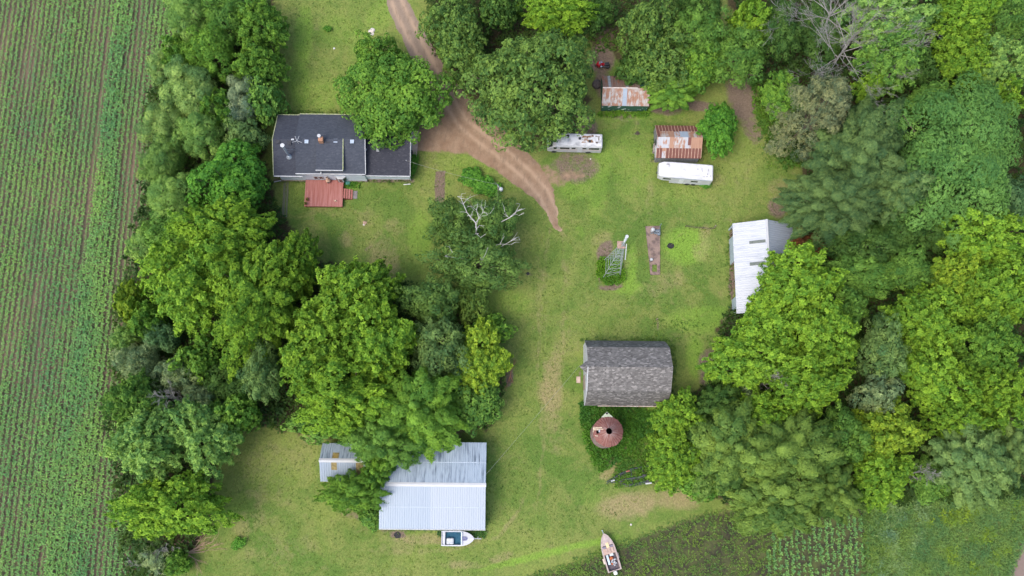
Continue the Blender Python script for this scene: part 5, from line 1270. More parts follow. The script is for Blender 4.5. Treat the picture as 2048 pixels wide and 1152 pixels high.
def loft(b, secs, m=0, caps=True):   # sections: list of (x, [(y,z)...]) closed rings
    n = len(secs[0][1]); vs = [(x, y, z) for x, r in secs for y, z in r]
    fs = [(i * n + k, i * n + (k + 1) % n, (i + 1) * n + (k + 1) % n, (i + 1) * n + k) for i in range(len(secs) - 1) for k in range(n)]
    if caps: fs += [tuple(range(n))[::-1], tuple((len(secs) - 1) * n + k for k in range(n))]
    return b.add(vs, fs, m)
def ring(w, z0, z1, rd=.12): return [(-w, z0), (w, z0), (w, z1 - rd), (w - rd, z1), (-w + rd, z1), (-w, z1 - rd)]
m = MB(); loft(m, [(-hl - .75, ring(hw * .80, .45, 1.25)), (-hl - .55, ring(hw * .9, .4, 1.45)), (-hl + .05, ring(hw * .97, .4, 2.3)), (-hl + .45, ring(hw, .4, 2.78)), (hl - .1, ring(hw, .4, 2.78)), (hl, ring(hw * .97, .4, 2.7))])
m.build("body", RVW, rv, local=True)
m = MB(); m.box(-hl + .5, hl - .12, -hw + .14, hw - .14, 2.783, 2.81); m.build("roof_skin", RVR, rv, local=True)
m = MB()
for (a, c, z0, z1) in ((-hl + .15, -hl + .6, 1.55, 2.2), (-hl + 1.1, -hl + 2.5, 1.6, 2.2), (-hl + 2.8, -hl + 3.4, 1.7, 2.2), (hl - 3.0, hl - 2.3, 1.7, 2.2), (hl - 1.9, hl - .4, 1.6, 2.2)):
    w = MB(); w.box(a, c, -hw - .012, -hw - .003, z0, z1); w.box(a, c, -hw - .02, -hw - .013, z1, z1 + .05); w.build("window", GLASS, rv, local=True)
w = MB(); w.add([(-hl - .51, -hw * .75, 1.5), (-hl - .51, hw * .75, 1.5), (-hl + .0, hw * .85, 2.27), (-hl + .0, -hw * .85, 2.27)], [(0, 3, 2, 1)]); 
w.v = [(x - .03, y, z + .02) for x, y, z in w.v]; w.build("windscreen", GLASS, rv, local=True)
w = MB(); w.box(-hl + 3.7, -hl + 4.4, -hw - .02, -hw - .003, .5, 2.3); w.build("door", pm("grey_white_door", (.55, .56, .58), (.5, .5, .52), 2, .5), rv, local=True)
w = MB(); w.box(-hl - .2, hl - .1, -hw - .011, -hw - .003, 1.32, 1.42); w.build("stripe", STR, rv, local=True)
w = MB(); w.box(-hl + .55, hl - .05, -hw - .07, -hw - .003, 2.52, 2.62); w.build("awning_rail", WHITE, rv, local=True)
for xx in (-hl + .3, hl - 1.9):
    for s in (-1, 1): w = MB(); w.tube([(xx, s * (hw - .25), .4), (xx, s * (hw + .01), .4)], .4, 14); w.build("wheel", BLACK, rv, local=True)
w = MB(); loft(w, [(-hl + 1.15, ring(.36, 2.815, 3.05, .06)), (-hl + 1.3, ring(.40, 2.815, 3.15, .08)), (-hl + 2.1, ring(.40, 2.815, 3.15, .08)), (-hl + 2.25, ring(.36, 2.815, 3.02, .06))]); w.build("air_conditioner", RIDGE, rv, local=True)
for (xx, yy) in ((-.05 + .35, .0 + .18), (1.75, -.25)): w = MB(); w.box(xx - .17, xx + .17, yy - .17, yy + .17, 2.815, 2.92); w.build("roof_hatch", BLACK, rv, local=True)
w = MB(); rr = random.Random(5)
for k in range(16):
    xx, yy = rr.uniform(.7, 2.2), rr.uniform(-.35, .75); a = rr.uniform(.12, .42); c = rr.uniform(.05, .16); sk = rr.uniform(-.3, .3)
    w.add([(xx - a, yy - c + sk * .3, 2.8125 + k * .0008), (xx + a, yy - c * .4, 2.8125 + k * .0008), (xx + a * .7, yy + c, 2.8125 + k * .0008), (xx - a * .6, yy + c * 1.2, 2.8125 + k * .0008)], [(0, 1, 2, 3)])
w.build("torn_patch", TORN, rv, local=True)
w = MB()
for (xx, yy, a, c) in ((3.0, .55, .25, .05), (3.1, .2, .08, .25), (2.9, -.3, .3, .05), (2.8, -.42, .15, .1), (2.7, .62, .1, .08), (2.1, .7, .1, .12)): w.box(xx - a, xx + a, yy - c, yy + c, 2.813, 2.83)
w.build("roof_tear", pm("dark_tear", (.1, .09, .08), (.2, .15, .12), 4, .9), rv, local=True)
w = MB(); w.box(-2.6, -1.5, hw - .75, hw - .35, 2.813, 2.9); w.build("roof_rack", pm("brown_grey_rack", (.25, .2, .19), (.35, .3, .28), 4, .8), rv, local=True)
w = MB(); w.tube([(-1.0, hw - .45, 2.9), (-2.0, hw + .45, 3.2)], .06, 6); w.build("awning_arm", WHITE, rv, local=True)
w = MB(); w.tube([(-1.45, hw - .5, 2.8), (-1.45, hw - .5, 2.95)], .22, 10); w.build("vent_dome", BLACK, rv, local=True)
w = MB(); w.box(hl - .02, hl + .10, -.5, .5, 1.0, 2.0); w.build("ladder", WHITE, rv, local=True)

# ------------------------------------------------------------------ travel trailer
A_, B_ = P(1331, 336, 2.9), P(1426, 343, 2.9)
ang = math.atan2(B_.y - A_.y, B_.x - A_.x)
a1, b1 = P(1318, 339, 2.9), P(1426.5, 343, 2.9)
ctr = (a1 + b1) / 2; ctr.z = 0; hl = (b1 - a1).length / 2; hw = 1.2
tr = thing("travel_trailer", "bright white fifth wheel travel trailer parked below the rusty shed", "trailer", ctr, ang)
TRW = pm("bright_white_panel", (0.581, 0.581, 0.590), (0.503, 0.503, 0.513), 1.2, .4)
m = MB(); k = -hl + 1.9
loft(m, [(-hl, ring(hw * .78, 1.45, 2.75)), (-hl + .7, ring(hw * .97, 1.35, 2.9)), (k, ring(hw, 1.35, 2.95)), (k + .01, ring(hw, .5, 2.95)), (hl - .15, ring(hw, .5, 2.85)), (hl, ring(hw * .97, .6, 2.75))]); m.build("body", TRW, tr, local=True)
for (a, c, z0, z1) in ((-hl + .75, -hl + 1.9, 1.9, 2.35), (hl - 3.0, hl - 2.0, 1.5, 2.0)): w = MB(); w.box(a, c, -hw - .015, -hw - .003, z0, z1); w.build("window", GLASS, tr, local=True)
w = MB(); w.box(-hl + 3.2, -hl + 3.85, -hw - .02, -hw - .003, .6, 2.3); w.build("door", pm("cool_white_door", (.70, .71, .74), (.66, .67, .7), 2, .4), tr, local=True)
w = MB(); w.box(k + .3, hl - .3, -hw - .010, -hw - .003, .95, 1.02); w.build("stripe", pm("blue_grey_stripe", (.4, .47, .56), (.36, .42, .5), 2, .5), tr, local=True)
w = MB(); w.box(k + .2, hl - .2, -hw - .06, -hw - .02, 2.62, 2.70); w.build("awning_rail", STEEL, tr, local=True)
for s in (-1, 1):
    for xx in (hl - 3.3, hl - 2.4): w = MB(); w.tube([(xx, s * (hw - .25), .38), (xx, s * (hw + .01), .38)], .37, 14); w.build("wheel", BLACK, tr, local=True)
w = MB(); w.box(-hl - .1, -hl + .4, -.12, .12, 1.0, 1.3); w.tube([(-hl + .6, -.6, 0.003), (-hl + .6, -.6, 1.36)], .05, 6); w.tube([(-hl + .6, .6, 0.003), (-hl + .6, .6, 1.36)], .05, 6); w.build("hitch", BLACK, tr, local=True)
MILD = pm("roof_mildew", (0.22, 0.215, 0.22), (0.38, 0.37, 0.38), 5, .9)
w = MB(); rr = random.Random(9)
for k_, (xx, yy, a, c) in enumerate([(-hl + 1.3, .75, .35, .18), (-hl + 1.5, .6, .2, .1), (-hl + 1.5, .35, .25, .05), (hl - 2.3, .35, .2, .1), (hl - 1.7, .4, .25, .06), (hl - 1.6, .1, .15, .1), (hl - .8, -.3, .1, .2), (hl - .7, .3, .08, .3), (hl - 1.3, -.75, .3, .06), (hl - .9, -.7, .12, .14), (hl - .4, -.6, .08, .15), (-.3, .1, .14, .12), (hl - 2.6, -.65, .9, .02)]):
    z = 2.94 - (.08 * (xx + hl - 1.9) / (2 * hl - 2)) + .02
    ph = rr.uniform(0, 6); w.add([(xx + a * math.cos(t_ * .9 + ph) * rr.uniform(.6, 1), yy + c * math.sin(t_ * .9 + ph) * rr.uniform(.6, 1), z + k_ * .0005) for t_ in range(7)], [(0, 1, 2, 3, 4, 5, 6)])
w.build("roof_stain", MILD, tr, local=True)
w = MB(); w.cyl(-.3, -.02, 2.9, 3.02, .14, 10); w.box(hl - 2.1, hl - 1.75, .2, .5, 2.85, 2.98); w.build("roof_vent", TRW, tr, local=True)

# ------------------------------------------------------------------ motorcycle
p, q = P(1190.5, 133), P(1219.5, 134); ctr = (p + q) / 2; L = (q - p).length / 2
mc = thing("motorcycle", "red and black motorcycle with silver trim on bare ground", "motorcycle", ctr, math.atan2(q.y - p.y, q.x - p.x))
REDP = pm("red_gloss", (0.42, 0.015, 0.03), (.34, .01, .02), 3, .25, 0, .5); CHR = pm("chrome", (.7, .7, .72), (.6, .6, .62), 3, .2, .8)
for nm, xx in (("front_wheel", -L + .32), ("rear_wheel", L - .32)):
    m = MB(); m.tube([(xx, -.09, .32), (xx, .09, .32)], .32, 18); w = m.build(nm, BLACK, mc, local=True); r = MB(); r.tube([(xx, -.10, .32), (xx, .10, .32)], .16, 12); r.build("rim", CHR, w, local=True)
m = MB(); loft(m, [(-L + .1, ring(.10, .62, .75, .03)), (-L + .3, ring(.36, .5, 1.0, .08)), (-L + .55, ring(.42, .45, 1.15, .1)), (-L + .8, ring(.2, .5, 1.0, .06))]); m.build("fairing", REDP, mc, local=True)
m = MB(); loft(m, [(-L + .8, ring(.14, .7, .95, .05)), (-L + 1.0, ring(.20, .65, 1.05, .08)), (-L + 1.3, ring(.14, .65, .95, .05))]); m.build("tank", REDP, mc, local=True)
m = MB(); loft(m, [(-L + 1.28, ring(.14, .7, .85, .05)), (-L + 1.6, ring(.20, .65, .88, .06)), (L - .45, ring(.2, .68, .98, .06)), (L - .3, ring(.14, .7, 1.0, .05))]); m.build("seat", BLACK, mc, local=True)
m = MB(); m.box(-L + .85, -L + 1.6, -.24, .24, .25, .6); m.build("engine", pm("dark_metal", (.08, .08, .09), (.2, .2, .2), 6, .5, .5), mc, local=True)
m = MB(); m.tube([(-L + .95, -.45, 1.08), (-L + .75, -.2, 1.1), (-L + .75, .2, 1.1), (-L + .95, .45, 1.08)], .022, 6); m.build("handlebar", CHR, mc, local=True)
for s in (-1, 1): m = MB(); loft(m, [(L - .75, ring(.11, .35, .75, .05)), (L - .2, ring(.11, .4, .75, .05))]); m.v = [(x, y + s * .34, z) for x, y, z in m.v]; m.build("pannier", BLACK, mc, local=True)
m = MB(); m.add([(-L + .45, -.25, 1.1), (-L + .45, .25, 1.1), (-L + .65, .2, 1.4), (-L + .65, -.2, 1.4)], [(0, 1, 2, 3)]); m.build("windshield", pm("smoked_screen", (.25, .25, .27), (.3, .3, .32), 3, .1), mc, local=True)
for s in (-1, 1): m = MB(); m.box(-L + .7, -L + 1.0, s * .34 - .07, s * .34 + .07, .55, .8); m.build("trim", CHR, mc, local=True)

# ------------------------------------------------------------------ windmill tower
base = P(1223, 538); H_ = 14.6
tw = thing("windmill_tower", "tall galvanised windmill tower without its wheel standing in shrubs", "tower", base)
GALV = pm("galvanised_lattice", (0.345, 0.390, 0.375), (0.270, 0.307, 0.292), 3, .5, .2)
feet = [P(1205.5, 557), P(1239.8, 552.5), P(1239.5, 521), P(1207, 521)]
feet = [f - base for f in feet]; top = Vector((0, 0, H_))
def leg(i, h): 
    f = feet[i]; k = 1 - .94 * h / H_
    return Vector((f.x * k, f.y * k, h))
for i in range(4): m = MB(); m.bar(leg(i, 0), leg(i, H_), .13); m.build("leg", GALV, tw, local=True)
hs = [0.3, 2.2, 4.0, 5.8, 7.5, 9.1, 10.6, 12.0, 13.3]
for h in hs:
    m = MB(); k4 = [leg(i, h) for i in range(4)]
    m.tube(k4 + [k4[0]], .035, 4, cap=False); m.build("girt", GALV, tw, local=True)
m = MB()
for a, c in zip(hs[:-1], hs[1:]):
    for i in (0, 2): m.bar(leg(i, a), leg((i + 1) % 4, c), .035); m.bar(leg((i + 1) % 4, a), leg(i, c), .035)
m.build("braces", GALV, tw, local=True)
m = MB()
for k in range(34):
    h = .5 + k * .38
    if h > 13.2: break
    a = leg(1, h); m.bar(a + Vector((-.16, .12, 0)), a + Vector((.10, .12, 0)), .04)
m.build("ladder", GALV, tw, local=True)
m = MB(); m.tube([(0, 0, 11.5), (0, 0, 15.2)], .09, 8); m.tube([(0, 0, 15.2), (0, 0, 17.0)], .17, 10); m.build("mast", pm("pale_pipe", (.72, .76, .8), (.62, .66, .7), 3, .4), tw, local=True)
m = MB(); m.tube([(0, 0, 17.003), (0, 0, 17.15)], .22, 10); m.build("mast_cap", WHITE, tw, local=True)
m = MB(); m.box(-.75, .35, -.45, .55, 12.9, 12.98); m.build("platform", pm("old_platform_boards", (.36, .25, .2), (.28, .18, .14), 3, .9), tw, local=True)
m = MB(); m.add([(.25, -.2, 14.4), (.35, -.25, 14.4), (.5, -1.7, 11.8), (.35, -1.7, 11.9)], [(0, 1, 2, 3), (3, 2, 1, 0)]); m.build("tail_vane", WHITE, tw, local=True)
# brown shed leaves strip is part of the ground; ------------- concrete slab with well gear
z = .12
m = MB(); cs = [P(1290.8, 452.5, z), P(1320, 451.5, z), P(1320.3, 549, z), P(1300.5, 549.5, z)]
in_ = [P(1304.5, 529, z), P(1314, 529, z), P(1314, 543, z), P(1305.5, 543, z)]
L0, L1 = P(1299, 529, z), P(1320.2, 529, z)
def pr(b, pts, z1):
    n = len(pts); b.add([(v.x, v.y, 0) for v in pts] + [(v.x, v.y, z1) for v in pts], [tuple(range(n, 2 * n))] + [(i, (i + 1) % n, (i + 1) % n + n, i + n) for i in range(n)])
pr(m, [L0, L1, cs[1], cs[0]], z); pr(m, [cs[3], P(1304.5, 549.5, z), in_[0], L0], z); pr(m, [P(1304.5, 549.5, z), P(1314, 549.3, z), P(1314, 543.5, z), P(1304.8, 543.5, z)], z); pr(m, [P(1314, 549.3, z), cs[2], L1, in_[1]], z)
CRK = pm("cracked_pink_concrete", (0.247, 0.176, 0.143), (0.135, 0.098, 0.086), 1.1, .95, lo=.45, hi=.6, bump=.3)
m.build("concrete_slab", CRK, None, loc=P(1306, 500)); tag(bpy.data.objects["concrete_slab"], "cracked pinkish concrete slab strip beside the bright green square of grass", "slab")
c = P(1311, 464, z); wp = thing("well_pump", "grey well pump machine with white dome at the slab's upper end", "pump", (c.x, c.y, z))
MG = pm("grey_blue_machine", (.26, .31, .35), (.12, .14, .16), 6, .5, .4)
m = MB(); m.tube([(-.5, .15, .003), (-.5, .15, .9)], .26, 14); m.tube([(-.5, .15, .9), (-.5, .15, 1.0)], [.26, .1], 14); m.build("tank", RIDGE, wp, local=True)
m = MB(); m.box(-.2, .65, -.35, .3, .003, .35); m.tube([(-.1, 0, .5), (.5, 0, .5)], .2, 10); m.box(.25, .6, -.6, -.3, .003, .5); m.build("motor", MG, wp, local=True)
m = MB(); m.tube([(-.5, .1, .5), (-.2, -.35, .45), (.3, -.45, .4)], .06, 6); m.tube([(.55, .1, .5), (.62, .75, .4)], .05, 6); m.tube([(-.75, -.2, .1), (-.4, -.3, .3)], .05, 6); m.build("pipe", MG, wp, local=True)
c = P(1319.5, 453, 0); m = MB(); m.tube([(c.x, c.y, 0), (c.x, c.y, 1.3)], .05, 6); tag(m.build("steel_post", STEEL, None, loc=c), "thin steel post at the slab's top right corner", "post")
c = P(1302, 520.5, z); wp = thing("hydrant_tank", "small white topped tank at the slab's left edge", "tank", (c.x, c.y, z))
m = MB(); m.tube([(0, 0, .003), (0, 0, .55)], .22, 12); m.build("tank", MG, wp, local=True); m = MB(); m.tube([(0, 0, .553), (0, 0, .7)], [.23, .1], 12); m.build("lid", RIDGE, wp, local=True)
c = P(1341, 492); fp = thing("fire_pit", "black round fire pit in the bright green grass square", "fire pit", c)
CHAR = pm("charred_black", (.02, .02, .022), (.04, .04, .04), 5, .9)
m = MB(); n = 20
vs = [(math.cos(t_) * r_, math.sin(t_) * r_ * .8, z_) for (r_, z_) in ((.50, .003), (.50, .16), (.42, .16), (.42, .02)) for t_ in [2 * math.pi * i / n for i in range(n)]]
m.add(vs, [(j * n + i, j * n + (i + 1) % n, (j + 1) * n + (i + 1) % n, (j + 1) * n + i) for j in range(3) for i in range(n)]); m.build("rim", CHAR, fp, local=True)
m = MB(); m.add([(math.cos(2 * math.pi * i / n) * .419, math.sin(2 * math.pi * i / n) * .335, .03) for i in range(n)], [tuple(range(n))]); m.build("ash", CHAR, fp, local=True)
for (fx, fy, lab, hh) in ((1428, 456, "corner fence post right of the bright green grass square", 1.2), (1312.5, 640, "short wooden post north of the gambrel barn", 1.0)):
    c = P(fx, fy); m = MB(); m.tube([c, c + Vector((0, 0, hh))], .08, 6); tag(m.build("wooden_post", pm("old_post", (.2, .15, .12)), None, loc=c), lab, "post")
# wire fence remnant along the square's top edge
FW = pm("rusty_wire", (.08, .07, .05), (.12, .1, .07), 4, .9)
fn = thing("wire_fence", "low sagging wire fence overgrown along the green square's top edge", "fence", P(1400, 455))
m = MB(); pts = [P(1372, 452, .35), P(1390, 455.5, .3), P(1405, 456, .28), P(1418, 458, .3), P(1428, 457, .4)]; o_ = wloc(fn)
m.tube([p_ for p_ in pts], .035, 5); m.tube([p_ + Vector((0, .05, .25)) for p_ in pts], .025, 5); m.build("wire", FW, fn)
for p_ in (pts[0], pts[2]): m = MB(); m.tube([(p_.x, p_.y, 0), (p_.x, p_.y, .7)], .05, 5); m.build("post", FW, fn)

# ------------------------------------------------------------------ grain bin
c = P(1206.5, 869.6); R_ = 1.9; hz = 6.0
gb = thing("grain_bin", "round rusty grain bin with conical roof and open centre hole", "grain bin", c)
t = NT("rusted_bin_wall"); n1 = t.noise(t.pos(), 1.3, 4, .6); BW = t.out(t.mix(t.ramp(n1, .4, .6), (0.17, 0.10, 0.085), (0.25, 0.19, 0.18)), .8)
t = NT("rusted_bin_roof"); n1 = t.noise(t.pos(), 2.4, 5, .6)
tc = t.n("ShaderNodeTexCoord"); sp = t.n("ShaderNodeSeparateXYZ"); t.l(tc.outputs["Object"], sp.inputs[0])
rr_ = t.math('SQRT', t.math('ADD', t.math('MULTIPLY', sp.outputs[0], sp.outputs[0]), t.math('MULTIPLY', sp.outputs[1], sp.outputs[1])))
ang_ = t.math('ARCTAN2', sp.outputs[1], sp.outputs[0])
cm = t.n("ShaderNodeCombineXYZ"); t.l(t.math('MULTIPLY', ang_, 7.0), cm.inputs[0]); t.l(t.math('MULTIPLY', rr_, .7), cm.inputs[1])
strk = t.noise(cm.outputs[0], 1.0, 3, .6)
pale = t.math('MULTIPLY', t.ramp(strk, .42, .62), t.ramp(rr_, .3, 1.3, .8, .12))
BR = t.out(t.mix(pale, t.mix(t.ramp(n1, .35, .65), (0.15, 0.052, 0.042), (0.205, 0.088, 0.070)), (0.38, 0.30, 0.275)), .75)
n = 48; m = MB(); prof_ = []
for k in range(19): prof_.append((R_ + (.03 if k % 2 else 0), hz * k / 18))
m.add([(math.cos(2 * math.pi * i / n) * r_, math.sin(2 * math.pi * i / n) * r_, z_) for (r_, z_) in prof_ for i in range(n)], [(j * n + i, j * n + (i + 1) % n, (j + 1) * n + (i + 1) % n, (j + 1) * n + i) for j in range(18) for i in range(n)])
m.build("wall", BW, gb, local=True)
m = MB(); n = 64; r0, r1 = .42, R_ + .12; zA, zB = 7.35, 6.0
vs, fs = [], []
def rz_(i, r_):
    rib = .05 if i % 2 == 0 else 0
    return zA + (zB - zA) * (r_ - r0) / (r1 - r0) + rib * min(1, (r_ - .3) / 1.2)
rad_ = [r0, .9, 1.25, 1.6, r1]
for r_ in rad_:
    for i in range(n):
        a = 2 * math.pi * i / n; rj = r_ + (random.uniform(-.06, .05) if r_ == r1 else 0)
        vs.append((math.cos(a) * rj, math.sin(a) * rj, rz_(i, rj)))
ha = lambda i: 29 <= i % n <= 33
for j in range(len(rad_) - 1):
    for i in range(n):
        if 31 <= i <= 33 and j in (2,): continue
        fs.append((j * n + i, j * n + (i + 1) % n, (j + 1) * n + (i + 1) % n, (j + 1) * n + i))
m.add(vs, fs); m.build("roof", BR, gb, local=True)
m = MB(); m.tube([(0, 0, 7.2), (0, 0, 7.42)], [.45, .43], 20, cap=False); m.tube([(0, 0, 7.2), (0, 0, 7.42)], [.40, .40], 20, cap=False); m.build("collar", pm("pale_rust", (.45, .36, .33), (.35, .25, .22), 4, .8), gb, local=True)
m = MB(); m.add([(math.cos(2 * math.pi * i / 20) * 1.85, math.sin(2 * math.pi * i / 20) * 1.85, 3.2) for i in range(20)], [tuple(range(20))]); m.build("inner_floor", CHAR, gb, local=True)
BRD = pm("broken_tan_boards", (.58, .48, .36), (.42, .33, .25), 4, .85)
m = MB()
for k, (xa, ya, xb, yb_) in enumerate(((-2.0, .42, -.75, .25), (-1.95, .55, -.9, .50), (-1.9, .25, -1.35, .2), (-2.0, -.1, -1.85, .6), (-1.75, -.55, -1.4, -.6))):
    za_ = rz_(1, math.hypot(xa, ya)) + .08 + k * .01; zb2 = rz_(1, math.hypot(xb, yb_)) + .08 + k * .01
    m.bar((xa, ya, za_), (xb, yb_, zb2), .13)
m.build("broken_board", BRD, gb, local=True)
m = MB(); m.box(-1.32, -1.0, -.12, .22, 6.55, 6.75); m.build("hatch_lid", pm("grey_hatch", (.40, .42, .46), (.3, .32, .35), 4, .6), gb, local=True)
m = MB(); m.add([(-.9, R_ + .0, 6.05), (.7, R_ + .05, 6.0), (-.15, R_ + .75, 6.3), (-.9, R_ - .1, 5.2), (.7, R_ + .0, 5.2), (-.15, R_ + .7, 5.4)], [(0, 1, 2), (0, 2, 5, 3), (1, 4, 5, 2), (3, 5, 4)]); m.build("loading_spout", pm("mossy_metal", (.26, .33, .2), (.4, .42, .35), 3, .8), gb, local=True)
m = MB(); m.tube([(-.15, R_ + .5, 6.22), (-.15, R_ + .52, 6.36)], .14, 10); m.build("spout_mouth", CHAR, gb, local=True)

# ------------------------------------------------------------------ overgrown trailer frame
fr = thing("trailer_frame", "black overgrown trailer frame of long bars sinking into weeds", "trailer", P(1265, 950))
BK = pm("black_frame_steel", (.035, .045, .055), (.09, .10, .11), 4, .6, .3)
z = .45
for k, pts in enumerate((((1213, 964), (1240, 948), (1262, 938), (1300, 931)), ((1221, 962), (1260, 957), (1300, 950)), ((1240, 967), (1262, 969.5), (1285, 964), (1304, 962)))):
    m = MB(); w_ = [P(x_, y_, z) for x_, y_ in pts]; m.tube(w_, [.06] + [.12] * (len(w_) - 1), 4); m.tube([q_ + Vector((0, -.25, -.05)) for q_ in w_], .05, 4); m.build("frame_rail", BK, fr)
m = MB(); [m.bar(P(a, b_, z), P(c_, d_, z), .10) for (a, b_, c_, d_) in ((1240, 948, 1243, 968), (1262, 938, 1265, 969), (1285, 933, 1288, 965))]; m.build("cross_bar", BK, fr)
m = MB(); m.bar(P(1222, 962, .6), P(1229, 960, .6), .22); m.build("white_plate", WHITE, fr)
m = MB(); m.bar(P(1291, 967, .75), P(1303, 965.5, .75), .26); m.build("mudguard", WHITE, fr)
m = MB(); m.bar(P(1252, 943, .6), P(1259, 941, .6), .22); m.build("reflector", pm("faded_red", (.35, .12, .1), (.3, .1, .08), 3, .7), fr)
for (wx_, wy_) in ((1297, 962), (1290, 951)):
    c = P(wx_, wy_, .4); m = MB(); m.tube([c + Vector((0, -.12, 0)), c + Vector((0, .12, 0))], .4, 16); m.build("wheel", BLACK, fr)

# ------------------------------------------------------------------ boats
def hull(L, W, bow=.45, n=22, z0=.35, z1=1.05, sheer=.15):
    secs = []
    for i in range(n + 1):
        u = i / n; x = -L / 2 + L * u
        w = W / 2 * (1 if u < bow else max(.0, 1 - ((u - bow) / (1 - bow)) ** 2.3) ** .75); w = max(w, .02)
        if u < .1: w *= .97 + .3 * u
        secs.append((x, w, z0 + .35 * max(0, (u - .6) / .4) ** 2, z1 + sheer * u * u))
    return secs
def boat_shell(root, secs, mat, deckmat, rim=.12, floor=.5, u_open=(.08, .62)):
    m = MB(); n = len(secs); vs = []; fs = []
    for (x, w, zk, zt_) in secs: vs += [(x, -w, zt_), (x, -w * .82, zk + .18), (x, 0, zk), (x, w * .82, zk + .18), (x, w, zt_)]
    for i in range(n - 1):
        for k in range(4): fs.append((i * 5 + k, i * 5 + k + 1, (i + 1) * 5 + k + 1, (i + 1) * 5 + k))
    fs.append((0, 1, 2, 3, 4)); m.add(vs, fs); h = m.build("hull", mat, root, local=True)
    m = MB(); vs = []; fs = []     # gunwale
    for (x, w, zk, zt_) in secs: vs += [(x, -w - .03, zt_), (x, -w - .03, zt_ + .05), (x, -max(w - rim, 0), zt_ + .06), (x, max(w - rim, 0), zt_ + .06), (x, w + .03, zt_ + .05), (x, w + .03, zt_)]
    for i in range(n - 1):
        for k in (0, 1, 3, 4): fs.append((i * 6 + k, i * 6 + k + 1, (i + 1) * 6 + k + 1, (i + 1) * 6 + k))
    m.add(vs, fs); m.build("gunwale", deckmat, root, local=True)
    return h
def deck_piece(root, name, secs, i0, i1, mat, rim=.1, dz_=.0, frac=1.0):
    m = MB(); vs = []; fs = []
    for (x, w, zk, zt_) in secs[i0:i1 + 1]:
        ww = max(w - rim, .005) * frac; vs += [(x, -ww, zt_ + .03 + dz_), (x, 0, zt_ + .06 + dz_), (x, ww, zt_ + .03 + dz_)]
    for i in range(i1 - i0):
        for k in range(2): fs.append((i * 3 + k, i * 3 + k + 1, (i + 1) * 3 + k + 1, (i + 1) * 3 + k))
    m.add(vs, fs); return m.build(name, mat, root, local=True)
BW1 = pm("boat_white_gelcoat", (0.465, 0.473, 0.503), (0.413, 0.420, 0.450), 2, .3); BLUEC = pm("blue_boat_carpet", (0.012, 0.064, 0.118), (0.025, 0.098, 0.147), 3, .8)
s0, s1 = P(882.5, 1077, 1.1), P(948.5, 1077, 1.1)
bt = thing("motorboat", "white open motorboat with blue carpet beside the pole barn's wall", "boat", ((s0.x + s1.x) / 2, (s0.y + s1.y) / 2, 0), 0)
L_ = (s1 - s0).length; W_ = 1.95; secs = hull(L_, W_, .5)
boat_shell(bt, secs, BW1, BW1, .13)
deck_piece(bt, "foredeck", secs, 14, 22, BW1, .10)
m = MB(); m.box(-L_ / 2 + .05, L_ * .14, -W_ / 2 + .12, W_ / 2 - .12, .55, .62); m.build("floor", BLUEC, bt, local=True)
m = MB(); m.box(-L_ / 2 + .02, -L_ / 2 + .12, -W_ / 2 + .1, W_ / 2 - .1, .5, 1.02); m.build("transom", BW1, bt, local=True)
m = MB(); m.box(-L_ / 2 + .32, -L_ / 2 + .52, -W_ / 2 + .12, W_ / 2 - .12, .625, 1.1); m.build("bench", BW1, bt, local=True)
m = MB(); m.box(-L_ / 2 + .125, -L_ / 2 + .315, -W_ / 2 + .15, W_ / 2 - .15, .625, .85); m.build("splash_well", pm("pale_lilac_grey", (.48, .50, .58), (.65, .66, .72), 6, .5), bt, local=True)
m = MB(); loft(m, [(-L_ / 2 + .72, ring(.36, .625, 1.12, .08)), (-L_ / 2 + .85, ring(.40, .625, 1.2, .1)), (-L_ / 2 + 1.55, ring(.40, .625, 1.2, .1)), (-L_ / 2 + 1.68, ring(.36, .625, 1.1, .08))]); m.v = [(x, y - .36, z) for x, y, z in m.v]; m.build("engine_cover", RIDGE, bt, local=True)
VG = pm("vent_grey", (.34, .36, .42), (.45, .46, .5), 4, .5)
for k in range(3): m = MB(); xx = -L_ / 2 + .85 + k * .27; m.box(xx, xx + .16, -.62, -.48, 1.203, 1.215); m.build("vent", VG, bt, local=True)
m = MB(); m.box(L_ * .10, L_ * .13, -W_ / 2 + .15, W_ / 2 - .15, .8, 1.35); m.build("windscreen_frame", pm("pale_blue_screen", (.55, .62, .75), (.62, .68, .78), 2, .2), bt, local=True)
for s in (-1, 1): m = MB(); m.box(L_ * .135, L_ * .165, min(s * .25, s * .75), max(s * .25, s * .75), 1.16, 1.22); m.build("console", VG, bt, local=True)
m = MB(); m.add([(L_ * .13, -.16, 1.19), (L_ * .17, -.30, 1.19), (L_ * .27, -.24, 1.2), (L_ * .305, 0, 1.21), (L_ * .27, .24, 1.2), (L_ * .17, .30, 1.19), (L_ * .13, .16, 1.19)], [tuple(range(7))]); m.v = [(x, y, z + .055) for x, y, z in m.v]; m.build("deck_hatch", pm("indigo_hatch", (.10, .11, .20), (.16, .16, .27), 5, .5), bt, local=True)
tl = thing("boat_trailer", "light metal boat trailer under the white motorboat", "boat trailer", ((s0.x + s1.x) / 2, (s0.y + s1.y) / 2, 0), 0)
m = MB(); m.bar((L_ / 2 - .6, 0, .45), (L_ / 2 + .95, -.03, .5), .12); m.bar((-L_ / 2 + .3, -.6, .32), (L_ / 2 - .4, 0, .42), .08); m.bar((-L_ / 2 + .3, .6, .32), (L_ / 2 - .4, 0, .42), .08); m.build("frame", WHITE, tl, local=True)
m = MB(); m.bar((L_ / 2 + .45, .02, .5), (L_ / 2 + .5, .25, .8), .08); m.build("jack", WHITE, tl, local=True)
for s in (-1, 1): m = MB(); m.tube([(-.4, s * .78, .27), (-.4, s * .93, .27)], .27, 14); m.build("wheel", BLACK, tl, local=True)

